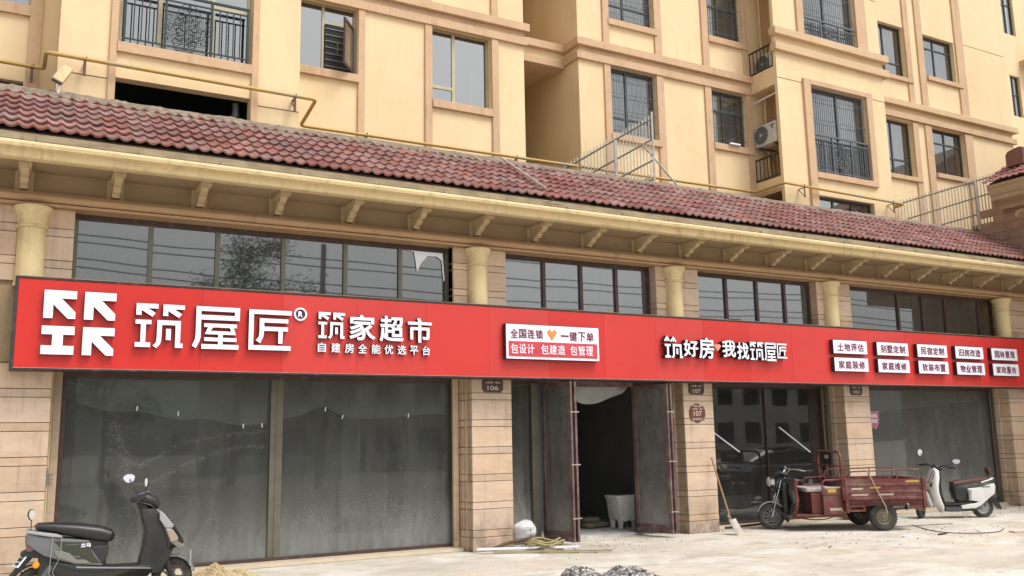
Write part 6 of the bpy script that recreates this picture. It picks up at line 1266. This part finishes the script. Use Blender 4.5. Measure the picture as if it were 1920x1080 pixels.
q = MB(); q.tube(rounded([(-.05, .1, .66), (-.05, .1, .84), (.06, .08, .84), (.07, .0, .74)], .05), .012, 7); part(q, 'tap', m_blk, t)
def sack(x, y, z_, l, w_, h, rz, label):
    q = MB(); q.sweep([(-l / 2, 0, .03, .01), (-l * .42, 0, w_ * .42, h * .4), (-l * .1, 0, w_ * .5, h * .5), (l * .25, 0, w_ * .48, h * .42), (l * .45, 0, w_ * .35, h * .3), (l / 2, 0, .04, .02)], 14, 2.6)
    q.v = [v_ * (1 + .12 * noise.noise(v_ * 7)) for v_ in q.v]
    o = free(q, 'sack', mat('dirty_brown_sacking', (.13, .10, .08), .95, col2=(.2, .17, .14), scale=6, amt=.8, bump=.6), label, 'sack', smooth=True, ang=180); o.location = (x, y, z_ + h * .4); o.rotation_euler = (0, 0, rz)
sack(11.0, 16.3, .05, .8, .45, .16, .3, 'flat dirty sack on the shop floor left of the basin'); sack(10.9, 16.35, .17, .6, .4, .12, .9, 'dirty sack lying on top of another beside the basin'); sack(11.75, 15.6, .05, .4, .35, .2, 0, 'small dark bag at the foot of the basin')
q = MB(); q.box(13.62, 14.56, 15.4, 15.44, .05, .60); free(q, 'board', mat('grey_board', (.30, .31, .31), .7, col2=(.24, .25, .25)), 'grey board standing on edge inside the second shop window', 'board')
q = MB(); q.tube([(7.14, 15.4, 2.5), (6.92, 15.15, .06)], .018, 8); free(q, 'pole', m_steel, 'pale pole leaning inside the right end of the first shop window', 'pole')
t = thing('bicycle', 'bicycle standing dimly behind the dusty glass of the first shop window', 'bicycle', (2.78, 15.55, .05), 0)
mbike = mat('grey_bicycle_paint', (.30, .31, .30), .5, .3)
for x in (0, -1.02):
    q = MB(); q.tube([(x + .335 * math.cos(a * PI / 18), 0, .58 + .335 * math.sin(a * PI / 18)) for a in range(36)], .018, 6, closed=True); w_ = part(q, 'wheel', mbike, t, smooth=True)
    q = MB()
    for a in range(18): q.tube([(x, 0, .58), (x + .33 * math.cos(a * PI / 9), 0, .58 + .33 * math.sin(a * PI / 9))], .0025, 3)
    q.build('spoke', mbike, w_)['kind'] = 'stuff'
q = MB(); q.tube([(0, 0, .58), (-.12, 0, 1.05), (-.62, 0, 1.05), (-.52, 0, .55), (-.12, 0, .98)], .018, 7); q.tube([(-.62, 0, 1.05), (-1.02, 0, .58), (-.52, 0, .55)], .014, 7); part(q, 'frame', mbike, t)
q = MB(); q.tube([(-.12, 0, 1.05), (-.16, 0, 1.22), (-.05, .25, 1.24)], .014, 6); q.tube([(-.16, 0, 1.22), (-.05, -.25, 1.24)], .014, 6); part(q, 'handlebar', mbike, t); q = MB(); q.box(-.78, -.55, -.06, .06, 1.15, 1.2); part(q, 'saddle', m_blk, t, bevel=.02)
def carton(x, y, w_, d, h, label, m): q = MB(); q.box(-w_ / 2, w_ / 2, -d / 2, d / 2, 0, h); o = free(q, 'box', m, label, 'box', bevel=.01); o.location = (x, y, .05)
mc = mat('grey_carton', (.24, .23, .21), .8); mdk = mat('dark_crate', (.07, .07, .07), .7)
carton(5.3, 15.7, .45, .3, .55, 'dark crate inside the right half of the first shop window', mdk); carton(5.9, 15.65, .42, .35, .5, 'pale box beside the dark crate inside the first shop window', mc)
carton(20.7, 16.4, 2.2, .9, .95, 'long grey counter behind the right shop window', mc); carton(13.1, 15.8, .4, .3, .35, 'dark box on the floor inside the second shop window', mdk)

# ---------------------------------------------------------------- the street opposite, seen only as reflections in the glass
t = thing('opposite_building', 'pale block across the street, seen only as a reflection in the shop glass', 'building', (40, -30, 0))
mo = mat('pale_opposite_wall', (.72, .71, .68), .9, col2=(.40, .39, .37), scale=.4)
q = MB(); q.box(-28, 30, -8, 0, 0, 7.4); part(q, 'wall', mo, t)
for i in range(18):
    for r_ in range(2): q = MB(); q.box(-27 + i * 3.1, -25.2 + i * 3.1, 0.0, .05, 1.2 + r_ * 3.3, 3.0 + r_ * 3.3); part(q, 'window', m_dark, t)
def tree(x, y, h, r, label, seed, z0=.45, nl=60, ls=1.0):
    rr = random.Random(seed); t = thing('tree', label, 'tree', (x, y, 0), 0, 'trees across the street')
    q = MB(); q.tube([(0, 0, 0), (.1, 0, h * .3), (0, .1, h * .55), (.1, 0, h * .8)], [.22, .17, .12, .05], 8)
    for k in range(7): a = rr.uniform(0, 6.3); zz = h * rr.uniform(.35, .6); q.tube([(0, 0, zz), (r * .45 * math.cos(a), r * .45 * math.sin(a), zz + h * .12), (r * .8 * math.cos(a), r * .8 * math.sin(a), zz + h * .25)], [.08, .05, .02], 5)
    part(q, 'trunk', mat('tree_bark', (.09, .065, .045), .95), t)
    q = MB(); cl = [(rr.gauss(0, r * .45), rr.gauss(0, r * .45), h * rr.uniform(z0, 1)) for _ in range(34)]
    for c in cl:
        for _ in range(nl):
            p = Vector(c) + Vector((rr.gauss(0, .42), rr.gauss(0, .42), rr.gauss(0, .35))); q.T = Matrix.Translation(p) @ Matrix.Rotation(rr.uniform(0, 6), 4, 'Z') @ Matrix.Rotation(rr.uniform(-1, 1), 4, 'X'); s_ = rr.uniform(.10, .2) * ls
            q.add([(-s_, 0, 0), (0, -s_ * .5, .02), (s_, 0, 0), (0, s_ * .5, .02)], [(0, 1, 2, 3)])
    q.T = Matrix.Identity(4); o = q.build('crown', mat('dark_leaf', (.05, .075, .03), .8, rand=.3, island=True), t, nofix=True); o['kind'] = 'stuff'
tree(9.6, -15, 11.8, 2.6, 'tall leafy tree across the street, reflected in the first upper windows', 4, .62, 260, .5)
tree(4.5, -24, 6.5, 3, 'bushy tree across the street at the far left of the row', 5); tree(16, -22, 6, 3, 'bushy tree across the street, second of the row', 6); tree(27, -18, 6.5, 2.8, 'bushy tree across the street before the pale block', 8)
for i, (y, z_) in enumerate(((-1.9, 8.35), (-1.95, 8.12), (-2.3, 7.62), (-2.6, 7.40), (-2.2, 6.95), (-2.0, 9.3))):
    q = MB(); pts = []
    for k in range(61):
        u = k / 60; x = -30 + 110 * u; s_ = (x % 36) / 36; pts.append((x, y, z_ - 1.2 * (s_ * (1 - s_)) * (1 + .15 * i) + .25))
    q.tube(pts, .022, 5); free(q, 'power_cable', m_blk, 'sagging black power cable reflected in the upper glass, %s' % ('second highest', 'third highest', 'fourth highest', 'second lowest', 'lowest', 'highest')[i], 'power cable', 'power cables over the street')
q = MB(); q.tube([(0, 0, 0), (0, 0, 10.5)], [.16, .11], 10); o = free(q, 'utility_pole', mat('concrete_pole', (.30, .29, .27), .9), 'slim concrete pole across the street, reflected in the upper windows', 'utility pole'); o.location = (11.9, -9, 0)
t = thing('car', 'grey car parked across the yard, reflected in the second shop window', 'car', (24.4, 5.9, 0), math.radians(4))
mcar = mat('grey_car_paint', (.22, .225, .235), .25, .5, coat=.7)
q = MB(); q.sweep([(-2.2, .62, .70, .10), (-2.05, .64, .82, .30), (-1.2, .66, .88, .34), (0, .66, .89, .34), (1.2, .65, .88, .33), (2.0, .60, .82, .26), (2.2, .56, .68, .10)], 20, 3.6); part(q, 'body', mcar, t, smooth=True)
q = MB(); q.sweep([(-1.95, .98, .60, .04), (-1.3, 1.16, .68, .24), (-.4, 1.22, .70, .28), (.4, 1.18, .69, .25), (1.15, .99, .66, .05)], 18, 3.2); part(q, 'cabin_glass', m_blkg, t, smooth=True)
q = MB(); q.box(-1.0, .35, -.58, .58, 1.475, 1.50); part(q, 'roof', mcar, t, bevel=.01)
for x in (-1.35, 1.35):
    for y in (-.82, .82): wheel(t, (x, y, .33), .33, .2, 7)
for y in (-.6, .6): q = MB(); q.box(-2.18, -2.05, y - .18, y + .18, .66, .76); part(q, 'headlight', m_chr, t, bevel=.02)
